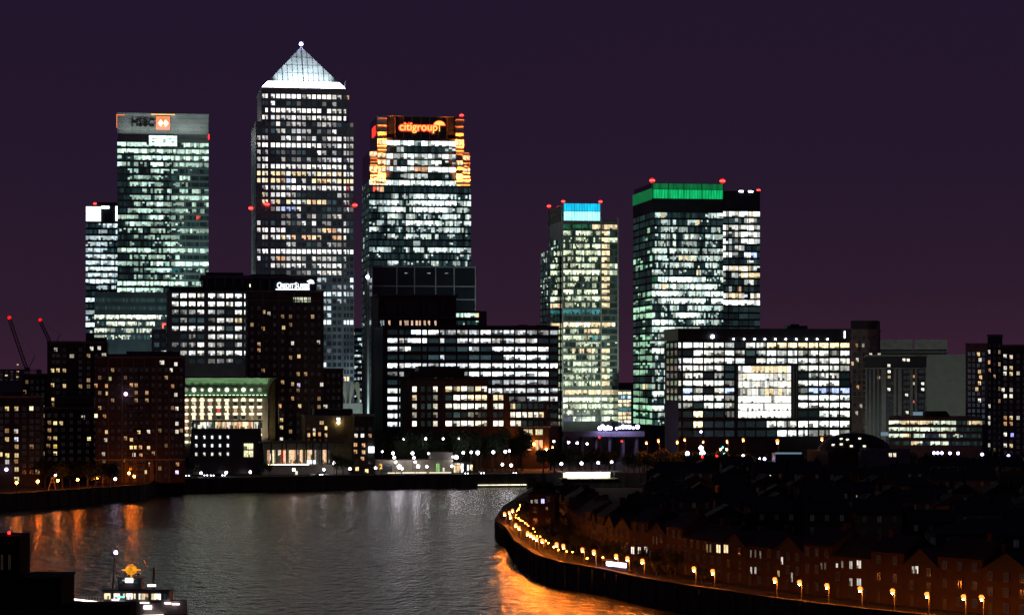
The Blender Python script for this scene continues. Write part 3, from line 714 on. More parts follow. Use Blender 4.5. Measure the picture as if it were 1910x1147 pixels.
# --- tower with the green crown
b = B('office_tower', 'wide dark tower with a glowing green crown band and a lower right section', 'office tower', 1216.5, 1349, 1300)
W, D = b.W, 52; zt = b.Z(342)
boxpart(b, 'tower_body', .3, W, .3, D, 0, b.Z(374), M['dark'])
A = ["077y60000000000000456799", "023665070003667y40202020", "013566454565020100306560", "030765070037575644777556", "035646070055555210644400", "677773875677556525455577", "057774444y6y6y7456446765", "031643667767760200777730", "776423500333003y65333376", "gg8887999999997689443447",
     "578yy8785666896997997732", "999999998654777777899888", "335999999999999999309999", "001440767010777777773676", "700740457998998743023330", "899987740432257899736664", "777889886666555500000000", "345500000000000000000000"]
nA = 30; A += ["".join(R.choice("0234567") for _ in range(24)) for _ in range(nA - len(A))]
A[19] = "999900000000000000000000"; A[25] = "999900000000000000000000"; A[27] = "888800000000000000000000"
zA = [b.Z(402 + 13.3 * i) for i in range(nA)]; hA = b.Z(402) - b.Z(411.6)
ribbon_face(b, ('F', 0), 0, W, zA, hA, A, (.80, 1, .90), [b.U(p) for p in (1247.3, 1275.7, 1309)], M['darkclad'], ztop=b.Z(374.5), per=2, mw=.15)
L_ = ["0000", "0010", "1000", "0110", "0010", "1000", "1022", "2222", "0020", "0100", "0001", "4310", "1111", "5555", "5545", "0100", "1210", "1222", "1444", "1222", "3330", "2222", "0444", "0000", "3y33", "0033", "0344", "5555", "2222", "4444"]
ribbon_face(b, ('L', 0), .8, D, zA, hA, ["".join((str(min(7, int(c) + 2)) if c.isdigit() and c != "0" else c) * 2 for c in r) for r in L_], (.50, .95, .60), [D * .33, D * .66], M['darkclad'], ztop=b.Z(374.5), per=1)
MB().box(0, W, -.2, .28, b.Z(371), b.Z(354.5)).build('crown_glass', M['L_green'], b.o)
MB().box(0, W, .1, .6, b.Z(353.8), b.Z(343)).build('crown_glass', M['L_greendim'], b.o)
MB().box(-.2, .28, .4, D, b.Z(372), b.Z(352)).build('crown_glass', M['L_greendim'], b.o)
boxpart(b, 'crown_core', .4, W - .2, .7, D - 1, b.Z(373.9), zt, M['dark'])
fr = MB()
for p in (1217, 1247.3, 1275.7, 1309, 1348.6): u = b.U(p); fr.box(u - .2, u + .2, -.35, -.05, b.Z(374), b.Z(342))
fr.box(0, W, -.4, -.05, b.Z(354.5), b.Z(353.7)); fr.box(0, W, -.4, -.05, b.Z(374.3), b.Z(371)); b.put('crown_frame', fr, M['darkclad'])
gm = MB(); 
for i in range(26): u = W * (i + .5) / 26; gm.box(u - .09, u + .09, -.28, -.21, b.Z(371), b.Z(354.6))
b.put('crown_mullion', gm, M['darkclad'])
for px, py in ((1216.5, 340), (1347.5, 341)): beacon(b, px, py, 1.5, 2, off=2)
wv = 2.0; s0, s1 = W + .1, b.U(1417.5, wv); zs = b.Z(357)
boxpart(b, 'side_block', s0, s1, wv + .3, D, 0, zs, M['dark'])
Bs = ["988768998y99", "302254058760", "952797799876", "953565999786", "943454888836", "846077500001", "988550099bb0", "000000002430", "997y7y77y574", "512653y7yyyy", "430000057300", "00300o000000", "76yyyy6307y7", "999899999899", "0000000", "1000000", "0000000", "0000000"]
ribbon_face(b, ('F', wv), s0, s1, [b.Z(399 + 12.72 * i, W * 1.25) for i in range(18)], b.Z(399) - b.Z(408.3), Bs, (.97, 1, .93), [s0 + (s1 - s0) * k for k in (.16, .43, .70)], M['darkclad'], ztop=zs - .02, per=1)
MB().box(s0, s1, wv - .1, D, zs, zs + .7).build('parapet', M['darkclad'], b.o)
for px in (1382.5, 1400): MB().box(b.U(px - 4, wv), b.U(px + 4, wv), wv - .3, wv + .3, b.Z(357.5, W), b.Z(355, W)).build('roof_lamp', M['L_white'], b.o)
beacon(b, 1415, 357, 1.0, 1.5, off=3)

# --- small bright glazed link building between the two
b = B('glazed_hall', 'small bright yellow and blue glazed hall between two office towers', 'hall', 1153.5, 1177, 1235)
zt = b.Z(727); boxpart(b, 'hall_body', 0, b.W, .3, 14, 0, zt, M['dark'])
rr = ["YYYY", "cbcb", "YyYY", "YYyY", "cccc", "yyoy", "YyYY", "8898"]
ribbon_face(b, ('F', 0), 0, b.W, [b.Z(733 + 7.6 * i) for i in range(8)], b.Z(733) - b.Z(738.4), rr, WRM, [b.W * .33, b.W * .66], M['darkclad'], ztop=zt - .02, per=2, clutter=.2)

# ------------------------------------------------------------------ office blocks in front of the towers
# broad block with the bright atrium
b = B('office_block', 'broad office block with long rows of white lit windows and a bright central atrium', 'office block', 1266, 1586, 1150)
W = b.W; zt = b.Z(613)
boxpart(b, 'block_body', 0, W, 0, 30, 0, b.Z(636), M['darkclad'])
cols = [(1265.5, 1270)] + [(1274 + 19.55 * i, 1291 + 19.55 * i) for i in range(16)]
ys = [644, 658.5, 673, 686.5, 700.6, 714.5, 728.5, 742, 756, 772, 791, 808]; hs = [4.6] * 9 + [5.4, 5.6, 5.6]
rows = ["799865076YyYyyYyy", "01985664585678847", "69998877787778897", "69987300000078875", "58776200000027863", "69998400000088980", "4b656b0000003bbbb", "69998500000099998", "54477700000089999", "00Y00300000057989", "00Y00000099899999", "00000000008974484"]
wl = []; us = [(b.U(a), b.U(c)) for a, c in cols]; zs = [(b.Z(y + h), b.Z(y - h)) for y, h in zip(ys, hs)]
au0, au1 = b.U(1376), b.U(1485); az0, az1 = b.Z(779.5), b.Z(682)
for i, r in enumerate(rows):
    for j, ch in enumerate(r):
        if 3 <= i <= 9 and us[j][1] > au0 and us[j][0] < au1: continue
        wl.append((*us[j], *zs[i], cell(ch, (.95, 1, .92))))
usL = [u for u in us if u[1] < au0]; usR = [u for u in us if u[0] > au1]
grid_frame(b, ('F', 0), us, zs[:3], 0, W, az1, b.Z(636), M['darkclad'], .4)
grid_frame(b, ('F', 0), usL, zs[3:], 0, au0, 0, az1 - .02, M['darkclad'], .4)
grid_frame(b, ('F', 0), usR, zs[3:], au1, W, 0, az1 - .02, M['darkclad'], .4)
windows(b, wl, ('F', 0), off=-.04, cap=100)
for i in range(7):
    mb = MB(); z0 = az0 + (az1 - az0) * (6 - i) / 7
    band(mb, ('F', 0), au0, au1 - 3, z0 + .25, z0 + (az1 - az0) / 7 - .2, ['889yyYYYyYy8', '678988776767', '788778877787', '567876yy6y67', '898998989998', '999999999999', '999999999999'][i], (1, 1, .9), 2, off=-1.0, clutter=.2); b.put('atrium_window', mb, M['glass'])
fr = MB()
for i in range(8): z = az0 + (az1 - az0) * i / 7; fr.box(au0, au1 - 3, -1.15, -.02, z - .2, z + .24)
for i in range(13): u = au0 + (au1 - 3 - au0) * i / 12; fr.box(u - .06, u + .06, -1.25, -.9, az0, az1)
fr.box(au1 - 1.6, au1 - 1.3, -1.2, -.5, az0, az1).box(au1 - .2, au1 + .1, -1.2, -.5, az0, az1); b.put('atrium_frame', fr, M['clad'])
boxpart(b, 'attic_storey', -.5, W + .3, -.6, 31, b.Z(635.5), zt, M['darkclad'])
fr = MB()
for i in range(9): z = b.Z(633 - i * 2.2); fr.box(-.5, W + .3, -.8, -.58, z - .1, z + .16)
b.put('louvre', fr, M['darkclad'])
mb = MB()
for i in range(10): u = b.U(1367.5 + 19.45 * i); mb.ball((u, -1.1, b.Z(632.5)), .42, 7, 5)
mb.ball((b.U(1328), -1.1, b.Z(628)), .9, 8, 6); mb.box(b.U(1574), b.U(1574.8), -1, -.7, b.Z(630), b.Z(617))
b.put('attic_light', mb, M['L_white'])
mb = MB().box(b.U(1484), b.U(1522), 15, 20, zt, b.Z(606)).box(b.U(1490), b.U(1506), 15, 20, b.Z(606), b.Z(603)); b.put('roof_plant', mb, M['darkclad'])
wl = []; lv = [(2.5 + 9 * k, 9.5 + 9 * k) for k in range(3)]; zl_ = [(b.Z(y + 4.2), b.Z(y - 4.2)) for y in (644, 658.5, 673, 686.5, 700.6, 714.5, 728.5, 742)]
for i, z_ in enumerate(zl_):
    for v in lv: wl.append((*v, *z_, tuple(q * R.uniform(.5, 1.6) for q in (.075, .085, .05)) if i not in (1, 6) else (.006, .008, .01)))
grid_frame(b, ('L', 0), lv, zl_, 0, 30, 0, b.Z(636), M['brown'], .3); windows(b, wl, ('L', 0), off=-.05)

# dark block of long white window rows
b = B('office_block', 'long dark office block with eleven rows of cool white windows behind the embankment trees', 'office block', 714, 1042, 1140)
W = b.W; zt = b.Z(609)
boxpart(b, 'block_body', 0, W, 0, 45, 0, zt, M['darkclad'])
cols = []
x = 723.0
big = [(723, 741), (745, 753), (755, 766), (767, 785), (788, 796), (799, 818), (821, 828.5), (831, 850), (853, 872), (875, 893.5), (896.5, 915.5), (918, 937), (939.5, 958.5), (961, 980), (983, 1001.5), (1004, 1023), (1026, 1040)]
rows = ["00088766668666645", "88788585878787700", "76800110476867980", "01000160024199984", "98877777797686899", "26644444588999986", "10000003230455654", "88777766777788687", "88776677667633576", "87777775757501330", "87677777777788900", "88776666666667700"]
zs = [(b.Z(620 + 15.5 * i + 4.1), b.Z(620 + 15.5 * i - 4.1)) for i in range(12)]
wl = [(b.U(a), b.U(c), *zs[i], cell(ch, (.93, .98, 1))) for i, r in enumerate(rows) for (a, c), ch in zip(big, r)]
grid_frame(b, ('F', 0), [(b.U(a), b.U(c)) for a, c in big], zs, 0, W, 0, zt, M['darkclad'], .35)
windows(b, wl, ('F', 0), off=-.04)
mb = MB()
for p in (975, 1010): mb.box(b.U(p), b.U(p + 16), 12, 18, zt, b.Z(604.5))
mb.box(b.U(960), b.U(1038), 10, 22, zt, zt + .8); b.put('roof_plant', mb, M['darkclad'])
boxpart(b, 'parapet', -.2, W + .2, -.6, -.36, zt - .8, zt + .5, M['darkclad'])

# classical attic block with a row of lit tall windows
b = B('office_block', 'dark corniced stone block with a row of orange lit tall windows on top', 'office block', 706, 851, 1190)
W = b.W; zt = b.Z(549)
boxpart(b, 'block_body', 0, W, 0, 40, 0, b.Z(552), M['brown'])
boxpart(b, 'cornice', -1, W + 1, -1.2, 41, b.Z(552) + .003, zt, M['stone'])
boxpart(b, 'ledge', -.4, W + .4, -.8, -.02, b.Z(593.5), b.Z(591), M['stone'])
fr = MB()
for (p0, p1) in ((721, 740), (744, 751), (753, 783), (787, 794), (797, 817), (822, 830)):
    fr.box(b.U(p0), b.U(p1), -.12, -.01, b.Z(588), b.Z(563))
b.put('attic_glazing', fr, M['bluedark'])
fr = MB()
for p in (720, 741.5, 743, 751.5, 784.5, 786, 795, 818, 831): fr.box(b.U(p) - .25, b.U(p) + .25, -.45, -.13, b.Z(589), b.Z(561))
b.put('attic_pier', fr, M['brown'])
wl = []
for p in (711, 714.5, 726, 747, 756, 760, 768.5, 777, 783, 792, 800, 812): wl.append((b.U(p - 1.6), b.U(p + 1.8), b.Z(608), b.Z(598), tuple(q * k_ for k_ in (R.uniform(.6, 1.3),) for q in ((1.0, .62, .42) if p > 720 else (.5, .6, .6)))))
windows(b, wl, ('F', 0), off=-.05, frame=.2)

b = B('roof_pavilion', 'small glazed penthouse with pale green light on a dark office roof', 'pavilion', 851, 908, 1200)
zt = b.Z(580); boxpart(b, 'pavilion_body', 0, b.W, .3, 20, 0, zt, M['greypanel'])
ribbon_face(b, ('F', 0), 0, b.U(893), [b.Z(588), b.Z(602)], b.Z(588) - b.Z(595.5), ["7689977y", "30300003"], GRN, [b.W * .35], M['darkclad'], ztop=zt - .02, per=2)

# stepped red brick block in front
b = B('office_block', 'stepped red brick block with square yellow white windows and an arched orange lit corner', 'office block', 759, 1021, 1085)
W = b.W
z1 = b.Z(709); z2 = b.Z(735)
mid = b.U(911); mid2 = b.U(947)
boxpart(b, 'block_body', 0, mid, 0, 30, 0, z1, M['brown'])
boxpart(b, 'step_body', mid + .02, mid2, 0, 28, 0, z2, M['brown'])
boxpart(b, 'step_body', mid2 + .02, W, 0, 26, 0, b.Z(750), M['brown'])
boxpart(b, 'cornice', -.4, mid + .4, -.7, 30, z1 + .003, z1 + 1.0, M['red'])
boxpart(b, 'attic_storey', b.U(767), b.U(870), 6, 28, z1 + 1.01, b.Z(693, None, 6), M['brown'])
boxpart(b, 'roof_plant', b.U(785), b.U(862), 8, 24, b.Z(693, None, 6) + .01, b.Z(683, None, 8), M['darkclad'])
wl = []
cols = [(769, 777), (785, 792), (797, 804), (808, 816), (831, 843), (846, 858), (860, 871), (873, 883.5), (886.5, 897), (898.5, 908), (909.5, 918), (920, 928), (930, 938.5), (941, 949.5), (952, 961), (963, 971.5), (974, 982.5), (985, 993.5), (996, 1004), (1006, 1014)]
R5 = ["8007yy98y89y70000000", "y004678yyy7yy7890000", "8246899998978yy20000", "5004210320002788888yy"[:20], "90078778787887872000"]
for i, r in enumerate(R5):
    for (a, c), ch in zip(cols, r):
        if i < 1 and a > 905: continue
        if i < 2 and a > 945: continue
        y = 725.5 + 16 * i
        wl.append((b.U(a), b.U(c), b.Z(y + 4.8), b.Z(y - 4.8), cell(ch, (1, .97, .78))))
for p in (790, 800, 810, 830, 840): wl.append((b.U(p), b.U(p + 5), b.Z(712), b.Z(704.5), cell('3', COOL)))
zs5 = [(b.Z(725.5 + 16 * i + 4.8), b.Z(725.5 + 16 * i - 4.8)) for i in range(5)]
UU = [(b.U(a), b.U(c)) for a, c in cols]
grid_frame(b, ('F', 0), [u for u in UU if u[1] < mid], zs5, 0, mid, 0, z1, M['brown'], .35)
grid_frame(b, ('F', 0), [u for u in UU if mid < u[0] and u[1] < mid2 + .6], zs5[1:], mid + .03, mid2 + .7, 0, z2 - .02, M['brown'], .35)
grid_frame(b, ('F', 0), [u for u in UU if u[0] > mid2 + .7], zs5[2:], mid2 + .72, W, 0, b.Z(750), M['brown'], .35)
windows(b, wl, ('F', 0), off=-.04)
boxpart(b, 'arched_corner', b.U(972), b.U(1021), -5, -.4, 0, b.Z(797), M['red'])
boxpart(b, 'corner_cornice', b.U(970), b.U(1023), -5.6, -.4, b.Z(797) + .003, b.Z(795), M['stone'])
wl = [(b.U(p0, -5), b.U(p1, -5), b.Z(811, None, -5), b.Z(801, None, -5), (.9, .85, .5)) for p0, p1 in ((977, 985), (987, 993), (999, 1005), (1006, 1012))]
wl += [(b.U(p0, -5), b.U(p1, -5), b.Z(840, None, -5), b.Z(821, None, -5), (1.0, .55, .3)) for p0, p1 in ((976, 981), (984, 991), (998, 1004), (1006, 1012))]
windows(b, wl, ('F', -5), off=-.06, frame=.15)
mb = MB()
for p in (978, 996, 1019): mb.ball((b.U(p, -6), -6, b.Z(828 if p < 1000 else 838)), .55, 8, 5)
b.put('wall_lamp', mb, M['L_orange'])

# pale banded office block, left
b = B('office_block', 'grey banded office block with nine columns of wide white windows left of the brown tower', 'office block', 312, 471, 1170)
W = b.W; zt = b.Z(543)
boxpart(b, 'block_body', 0, W, 0, 40, 0, zt, M['grey'])
cols = [(321, 333), (336.5, 348.5), (352.5, 364.5), (368.5, 380.5), (388.5, 401), (405, 418), (422, 434.5), (438.5, 451), (455.5, 467.5)]
rows = ["899788999", "778799699", "435774356", "233446 6y2".replace(' ', ''), "788778475", "003477777", "445855354", "068876677", "000034500"]
wl = []; zs = []
for i, r in enumerate(rows):
    y = 552 + 15.2 * i; zs.append((b.Z(y + 4.0), b.Z(y - 4.2)))
    for (a, c), ch in zip(cols, r): wl.append((b.U(a), b.U(c), *zs[-1], cell(ch, (.95, 1, .93))))
grid_frame(b, ('F', 0), [(b.U(a), b.U(c)) for a, c in cols], zs, 0, W, 0, zt, M['grey'], .5)
windows(b, wl, ('F', 0), off=-.04)
boxpart(b, 'parapet', 1, W - 1, 1, 38, zt + .003, zt + 2.2, M['darkclad'])
boxpart(b, 'side_wing', b.U(283, 3), -.6, 3, 36, 0, b.Z(614), M['grey'])
wl = [(b.U(p, 3), b.U(p + 9, 3), b.Z(y + 4, None, 3), b.Z(y - 4, None, 3), cell(ch, COOL)) for y, row in ((627, "00"), (643, "34"), (658, "08")) for p, ch in zip((288, 301), row)]
windows(b, wl, ('F', 3), off=-.05, frame=.2)

# colonnaded roof storey with the Credit Suisse sign
b = B('office_block', 'dark office block with a colonnaded top storey and a white Credit Suisse roof sign', 'office block', 378, 590, 1230)
W = b.W; zt = b.Z(514)
boxpart(b, 'block_body', 0, W, 0, 40, 0, b.Z(520), M['darkclad'])
boxpart(b, 'roof_slab', -1, W + .6, -1.4, 41, b.Z(520) + .003, zt, M['stone'])
fr = MB()
for p in (386, 402, 419, 435, 452, 469, 486, 503): fr.box(b.U(p) - .55, b.U(p) + .55, -.9, -.02, b.Z(560), b.Z(520))
b.put('column', fr, M['stone'])
mb = MB().box(b.U(465.5), b.U(467.3), -.3, -.02, b.Z(538), b.Z(530)); b.put('stair_light', mb, M['L_strip'])
mb = MB().box(b.U(384), b.U(455), 8, 16, zt, zt + 1.8).box(b.U(470), b.U(540), 10, 20, zt, zt + 1.1); b.put('roof_plant', mb, M['darkclad'])
boxpart(b, 'sign_board', b.U(510), b.U(588), -1.2, -.03, b.Z(545), b.Z(521), M['darkclad'])
zl = b.Z(537); H = b.Z(526.5) - zl; h2 = H * .78
t = text_mesh([('C', H / .72, 0, 0), ('REDIT', h2 / .72, H * .78, 0), ('S', H / .72, H * .78 + h2 * 3.95, 0), ('UISSE', h2 / .72, H * .78 + h2 * 3.95 + H * .72, 0)], 'sign_lettering', M['L_sign'], b.o, (b.U(516), -1.5, zl), extr=.12, off=.012)
dx = max(v.co.x for v in t.data.vertices); t.scale = ((b.U(577) - b.U(516)) / dx, 1, 1)
MB().face([(b.U(572), -1.55, b.Z(524)), (b.U(577), -1.55, b.Z(528.5)), (b.U(586), -1.55, b.Z(528.5)), (b.U(584), -1.55, b.Z(523)), (b.U(579), -1.55, b.Z(521))]).build('sign_emblem', M['L_sign'], b.o)
MB().box(b.U(514), b.U(577), -1.6, -1.3, zl - 1.0, zl - .55).build('sign_rule', M['L_sign'], b.o)

# dark curved podium office behind the left flats
b = B('office_block', 'low dark office block with two bright green white floors below the HSBC lettered tower', 'office block', 176, 311, 1340)
zt = b.Z(546); W = b.W
boxpart(b, 'block_body', 0, W, .3, 40, 0, zt, M['bluedark'])
ribbon_face(b, ('F', 0), 0, W, [b.Z(q) for q in (560, 575, 591.5, 603.8, 616.5, 629)], b.Z(560) - b.Z(568), ["000000000000000000000000", "000000000000000000000000", "778887788999899989998 833".replace(' ', ''), "032277788867774407880000", "777855500466603677600000", "555333333322222222222222"], (.9, 1, .8), [W * i / 7 for i in range(1, 7)], M['dark'], ztop=zt - .02, per=2)
mb = MB().box(b.U(303), b.U(305), -.6, -.1, b.Z(612), b.Z(603)).box(b.U(303), b.U(309), -.6, -.1, b.Z(605), b.Z(603.2)); b.put('hoarding_light', mb, M['L_redsmall'])

# floors far behind, right of the pyramid tower
b = B('office_block', 'narrow distant office floors between the pyramid tower and the red signed tower', 'office block', 655, 692, 1480)
zt = b.Z(612); boxpart(b, 'block_body', 0, b.W, .3, 30, 0, zt, M['dark'])
ribbon_face(b, ('F', 0), 0, b.W, [b.Z(622 + 10.5 * i) for i in range(13)], b.Z(622) - b.Z(627), ["o00000", "037530", "003730", "440300", "077000", "007300", "660555", "005500", "033700", "770000", "005700", "044400", "006600"], COOL, [], M['darkclad'], ztop=zt - .02, per=2)

# white fin canopy at the foot of the pyramid tower
b = B('entrance_canopy', 'four white tapering fins of a canopy at the foot of the pyramid tower', 'canopy', 626, 676, 1270)
for p in (631, 645, 653, 670):
    u = b.U(p); s_ = -1 if p in (631, 653) else 1; mb = MB()
    for k in range(6):
        t0, t1 = k / 6, (k + 1) / 6; xa = u - s_ * 1.8 * (1 - t0) ** 1.6; xb = u - s_ * 1.8 * (1 - t1) ** 1.6
        za, zb_ = b.Z(752 - 40 * (1 - t0)), b.Z(752 - 40 * (1 - t1)); w0, w1 = 1.3 * (1 - t0) + .35, 1.3 * (1 - t1) + .35
        mb.face([(xa - w0, 0, za), (xb - w1, 0, zb_), (xb + w1, 0, zb_), (xa + w0, 0, za)]); mb.face([(xa + w0, 0, za), (xb + w1, 0, zb_), (xb + w1, 3, zb_), (xa + w0, 3, za)]); mb.face([(xa - w0, 3, za), (xb - w1, 3, zb_), (xb - w1, 0, zb_), (xa - w0, 0, za)])
    b.put('canopy_fin', mb, M['stone'])
boxpart(b, 'canopy_base', 0, b.W, 0, 8, 0, b.Z(752), M['grey'])

# ------------------------------------------------------------------ flats and other buildings on the far bank
def flats(name, label, cat, pxl, pxr, pyt, d, mat, cols, py0, pitch, nrow, lit, depth=22, rot=9, wh=3.4, ww=3.0, balc=None, roof=None, warm=.0, dim=(.004, .0035, .004), group=None, base=GZ, cap=100, pit=True, frame=.12):
    """block of flats: wall, windows (each a part), optional balconies and roof storey. lit: (px,py,colour)"""
    b = B(name, label, cat, pxl, pxr, d, rot, group, base)
    zt = b.Z(pyt); boxpart(b, 'wall', 0, b.W, 0, depth, 0, zt, mat)
    boxpart(b, 'parapet', -.25, b.W + .25, -.35, depth + .2, zt + .003, zt + .8, M['stone'])
    wl = []
    for i in range(nrow):
        y = py0 + pitch * i
        for p in cols:
            if b.Z(y + wh) < .4: continue
            f = R.uniform(.4, 2.2); c = tuple(q * f for q in dim)
            if R.random() < (warm or (.09 if mat in (M['brown'], M['red'], M['darkclad']) else 0)): f = R.uniform(.1, .5); c = (1.0 * f, .62 * f, .3 * f)
            wl.append([b.U(p - ww), b.U(p + ww), b.Z(y + wh), b.Z(y - wh), c])
    for (px, py, c, k) in lit:
        u, z = b.U(px), b.Z(py)
        cand = [w_ for w_ in wl if abs((w_[0] + w_[1]) / 2 - u) < 3 and abs((w_[2] + w_[3]) / 2 - z) < 2.6]
        c = tuple(q * k for q in c)
        if cand:
            w_ = min(cand, key=lambda q: abs((q[0] + q[1]) / 2 - u) + abs((q[2] + q[3]) / 2 - z)); w_[4] = c
            du = u - (w_[0] + w_[1]) / 2; dz = z - (w_[2] + w_[3]) / 2; w_[0] += du; w_[1] += du; w_[2] += dz; w_[3] += dz
        else: wl.append([u - .9, u + .9, z - .8, z + .8, c])
    if b.W > 17 and mat in (M['brown'], M['red']):       # pale piers between the bays and a band under the top storey
        pr = MB()
        for k, (p, q) in enumerate(zip(cols, cols[1:])):
            if k % 2 == 1 and b.U(q - ww) - b.U(p + ww) > .9: um_ = (b.U(p + ww) + b.U(q - ww)) / 2; pr.box(um_ - .22, um_ + .22, -.22, -.005, 0, zt - .01)
        b.put('pier', pr, M['stone']); boxpart(b, 'string_course', 0, b.W, -.34, -.23, zt - 4.1, zt - 3.7, M['stone'])
    ok = []
    for w_ in sorted(wl, key=lambda q: -max(q[4])):      # a lit window that was moved must not lie on another
        if all(w_[0] > q[1] + .15 or w_[1] < q[0] - .15 or w_[2] > q[3] + .15 or w_[3] < q[2] - .15 for q in ok): ok.append(w_)
    windows(b, ok, ('F', 0), off=-.08, frame=frame, cap=cap)
    if balc:
        for p in balc:
            for i in range(nrow):
                y = py0 + pitch * i
                if b.Z(y + wh) < 2.5: continue
                u0, u1, zf = b.U(p[0]), b.U(p[1]), b.Z(y + wh + .8)
                mb = MB().box(u0, u1, -1.5, -.02, zf - .18, zf); mb.box(u0, u1, -1.5, -1.45, zf + .95, zf + 1.02)
                n = max(2, int((u1 - u0) / .9))
                for k in range(n + 1): uu = u0 + (u1 - u0) * k / n; mb.box(uu - .03, uu + .03, -1.49, -1.46, zf, zf + .95)
                b.put('balcony', mb, M['grey'])
    if roof:
        for (p0, p1, ya, yb, o0) in roof: boxpart(b, 'roof_storey', b.U(p0), b.U(p1), o0, depth - 2, b.Z(ya) if ya < pyt else zt + .81, b.Z(yb), M['darkclad'])
    return b
WL, WO, WW, WV = (1.0, .72, .34), (1.0, .5, .22), (1.0, .92, .78), (.95, .75, 1.2)
brown = flats('apartment_tower', 'tall brown brick apartment tower with mostly dark windows below the white roof sign', 'apartment tower', 462, 604, 545, 1085, M['brown'],
    [470, 483, 497, 512, 527, 542, 556, 570, 583, 595], 575, 15.3, 19, [(492, 582, WL, .45), (501.5, 585, WW, .4), (491, 613, WO, .5), (529, 611, WL, .7), (483, 642, WL, .4), (546, 640, WW, .9), (483, 653, WO, .5), (557.5, 664.5, WL, .8), (491, 691, WO, .4), (594, 638, WW, .5), (546, 716, WL, .6), (557, 718, WV, .8), (546, 743, WO, .5), (522, 757, WO, .8), (559, 757, WL, .9), (607, 758, WW, .7), (525, 783, WL, .8), (525, 797, WL, .8), (525, 819, WW, .9), (577, 717, WW, .9), (585, 717, WW, 1.0), (592, 717, WW, .9), (600, 717, WW, .8)],
    depth=26, ww=2.8, balc=[(537, 548), (576, 588)], roof=[(492, 560, 545, 541, 8)])
wl = [(brown.U(p), brown.U(p + 5.2), brown.Z(563.5), brown.Z(554.5), tuple(q * k for q in (.95, 1, .7))) for p, k in ((547, .6), (553.5, .5), (560, .9), (567, .8), (574, .55))]
windows(brown, wl, ('F', 0), off=-.06, frame=.1)
g = MB().tube((brown.U(517), -.6, brown.Z(790)), (brown.U(517), -.6, brown.Z(752)), .16); brown.put('light_tube', g, M['L_strip'])
flats('apartment_block', 'low annex block with four tall lit stair windows right of the brown apartment tower', 'apartment block', 604, 640, 690, 1100, M['brown'], [612, 622, 632], 700, 14, 12, [], ww=2.6, depth=18)
flats('apartment_block', 'brown riverside apartment tower with stacked dark windows behind the left cranes', 'apartment tower', 88, 200, 640, 1000, M['brown'],
    [100, 108, 120, 150, 165, 180], 652, 11.4, 22, [(104, 652, WW, .35), (134, 664, WW, .3), (171, 650, WW, .9), (185, 649, WW, .7), (194, 662, WW, .5), (98, 691, WL, .9), (108, 690.5, WL, .9), (120, 691, WL, .5), (98, 718, WL, .8), (120, 719.5, WL, .7), (99, 745, WL, .9)], ww=3.0, roof=[(92, 150, 640, 636, 2), (160, 198, 640, 629, 4)], depth=30)
flats('apartment_block', 'lower brown apartment block beside the crane booms with dark bay windows', 'apartment block', 43, 92, 700, 1010, M['brown'], [50, 60, 70, 80], 712, 12, 14, [(49, 742, WW, .8), (46, 731, WO, .4)], ww=2.6)
flats('apartment_block', 'balconied brick apartment block glowing orange at its top storey above the quay trees', 'apartment block', 72, 188, 763, 975, M['red'],
    [80, 92, 104, 118, 133, 148, 163, 178], 774, 13.6, 9, [(103, 789, WL, 1.5), (114, 789, WL, .7), (103, 817, WL, .8), (158, 818, (1, .85, .4), 1.4), (166, 818, (1, .85, .4), 1.2), (103, 832, (1, .7, .15), .9), (103, 845, WL, 1.3), (80, 775, WO, .4), (92, 802, WO, .4), (92, 817, WO, .45), (90, 831, WO, .4), (80, 845, WO, .45), (155, 778, WW, .6), (181, 776, (1, .85, .5), 1.3)],
    balc=[(72, 97), (98, 112), (124, 140), (153, 170)], ww=3.2, roof=[(100, 175, 763, 740, 5)])
cv = flats('apartment_block', 'large curved fronted apartment block with balconies and a few warm lit windows by the quay', 'apartment block', 178, 345, 668, 940, M['brown'],
    [186, 194, 210, 222, 234, 244, 254, 264, 274, 286, 298, 310, 322, 330, 338], 690, 14.1, 15, [(179, 719, WO, .7), (192, 719, (1, .85, .35), 1.6), (199, 719.5, WO, .7), (192, 733, (1, .75, .3), 1.1), (200, 733.5, WL, .7), (245, 718, WO, .8), (205, 706, (.8, .9, .4), .5), (179, 775, (1, .9, .5), 1.8), (195, 776, WO, .35), (192, 805, WL, 1.1), (199, 805, WL, .8), (197, 820, WW, .5), (251, 806, WL, 1.5), (259, 806, WL, 1.2), (277, 805, WW, .9), (245, 820, WL, 1.1), (245, 834.5, (1, .7, .25), 1.9), (252, 834.5, (1, .75, .3), 1.5), (262, 834, WO, 1.0), (277, 835, WL, 1.2), (250, 848, WW, .9), (263, 849, WO, .8), (193, 846, WW, .4), (330, 762, WW, 1.1), (330, 790, WW, .9), (330, 805, WW, .9), (302, 676, WW, .8), (319, 690, WW, .9), (328, 679, (1, .9, .85), 1.0), (322, 720, WO, .4), (280, 866, WW, .8), (271, 880, WL, .9), (331, 866, WO, .5), (330, 881, WV, 1.6), (328, 736, WW, .7)],
    ww=2.8, depth=34, roof=[(236, 335, 668, 655, 3), (200, 250, 668, 660, 6)], cap=100)
bw = MB(); n = 12; u0, u1 = cv.U(234), cv.U(282)
pts = [(u0 + (u1 - u0) * i / n, -2.6 * math.sin(math.pi * i / n)) for i in range(n + 1)]
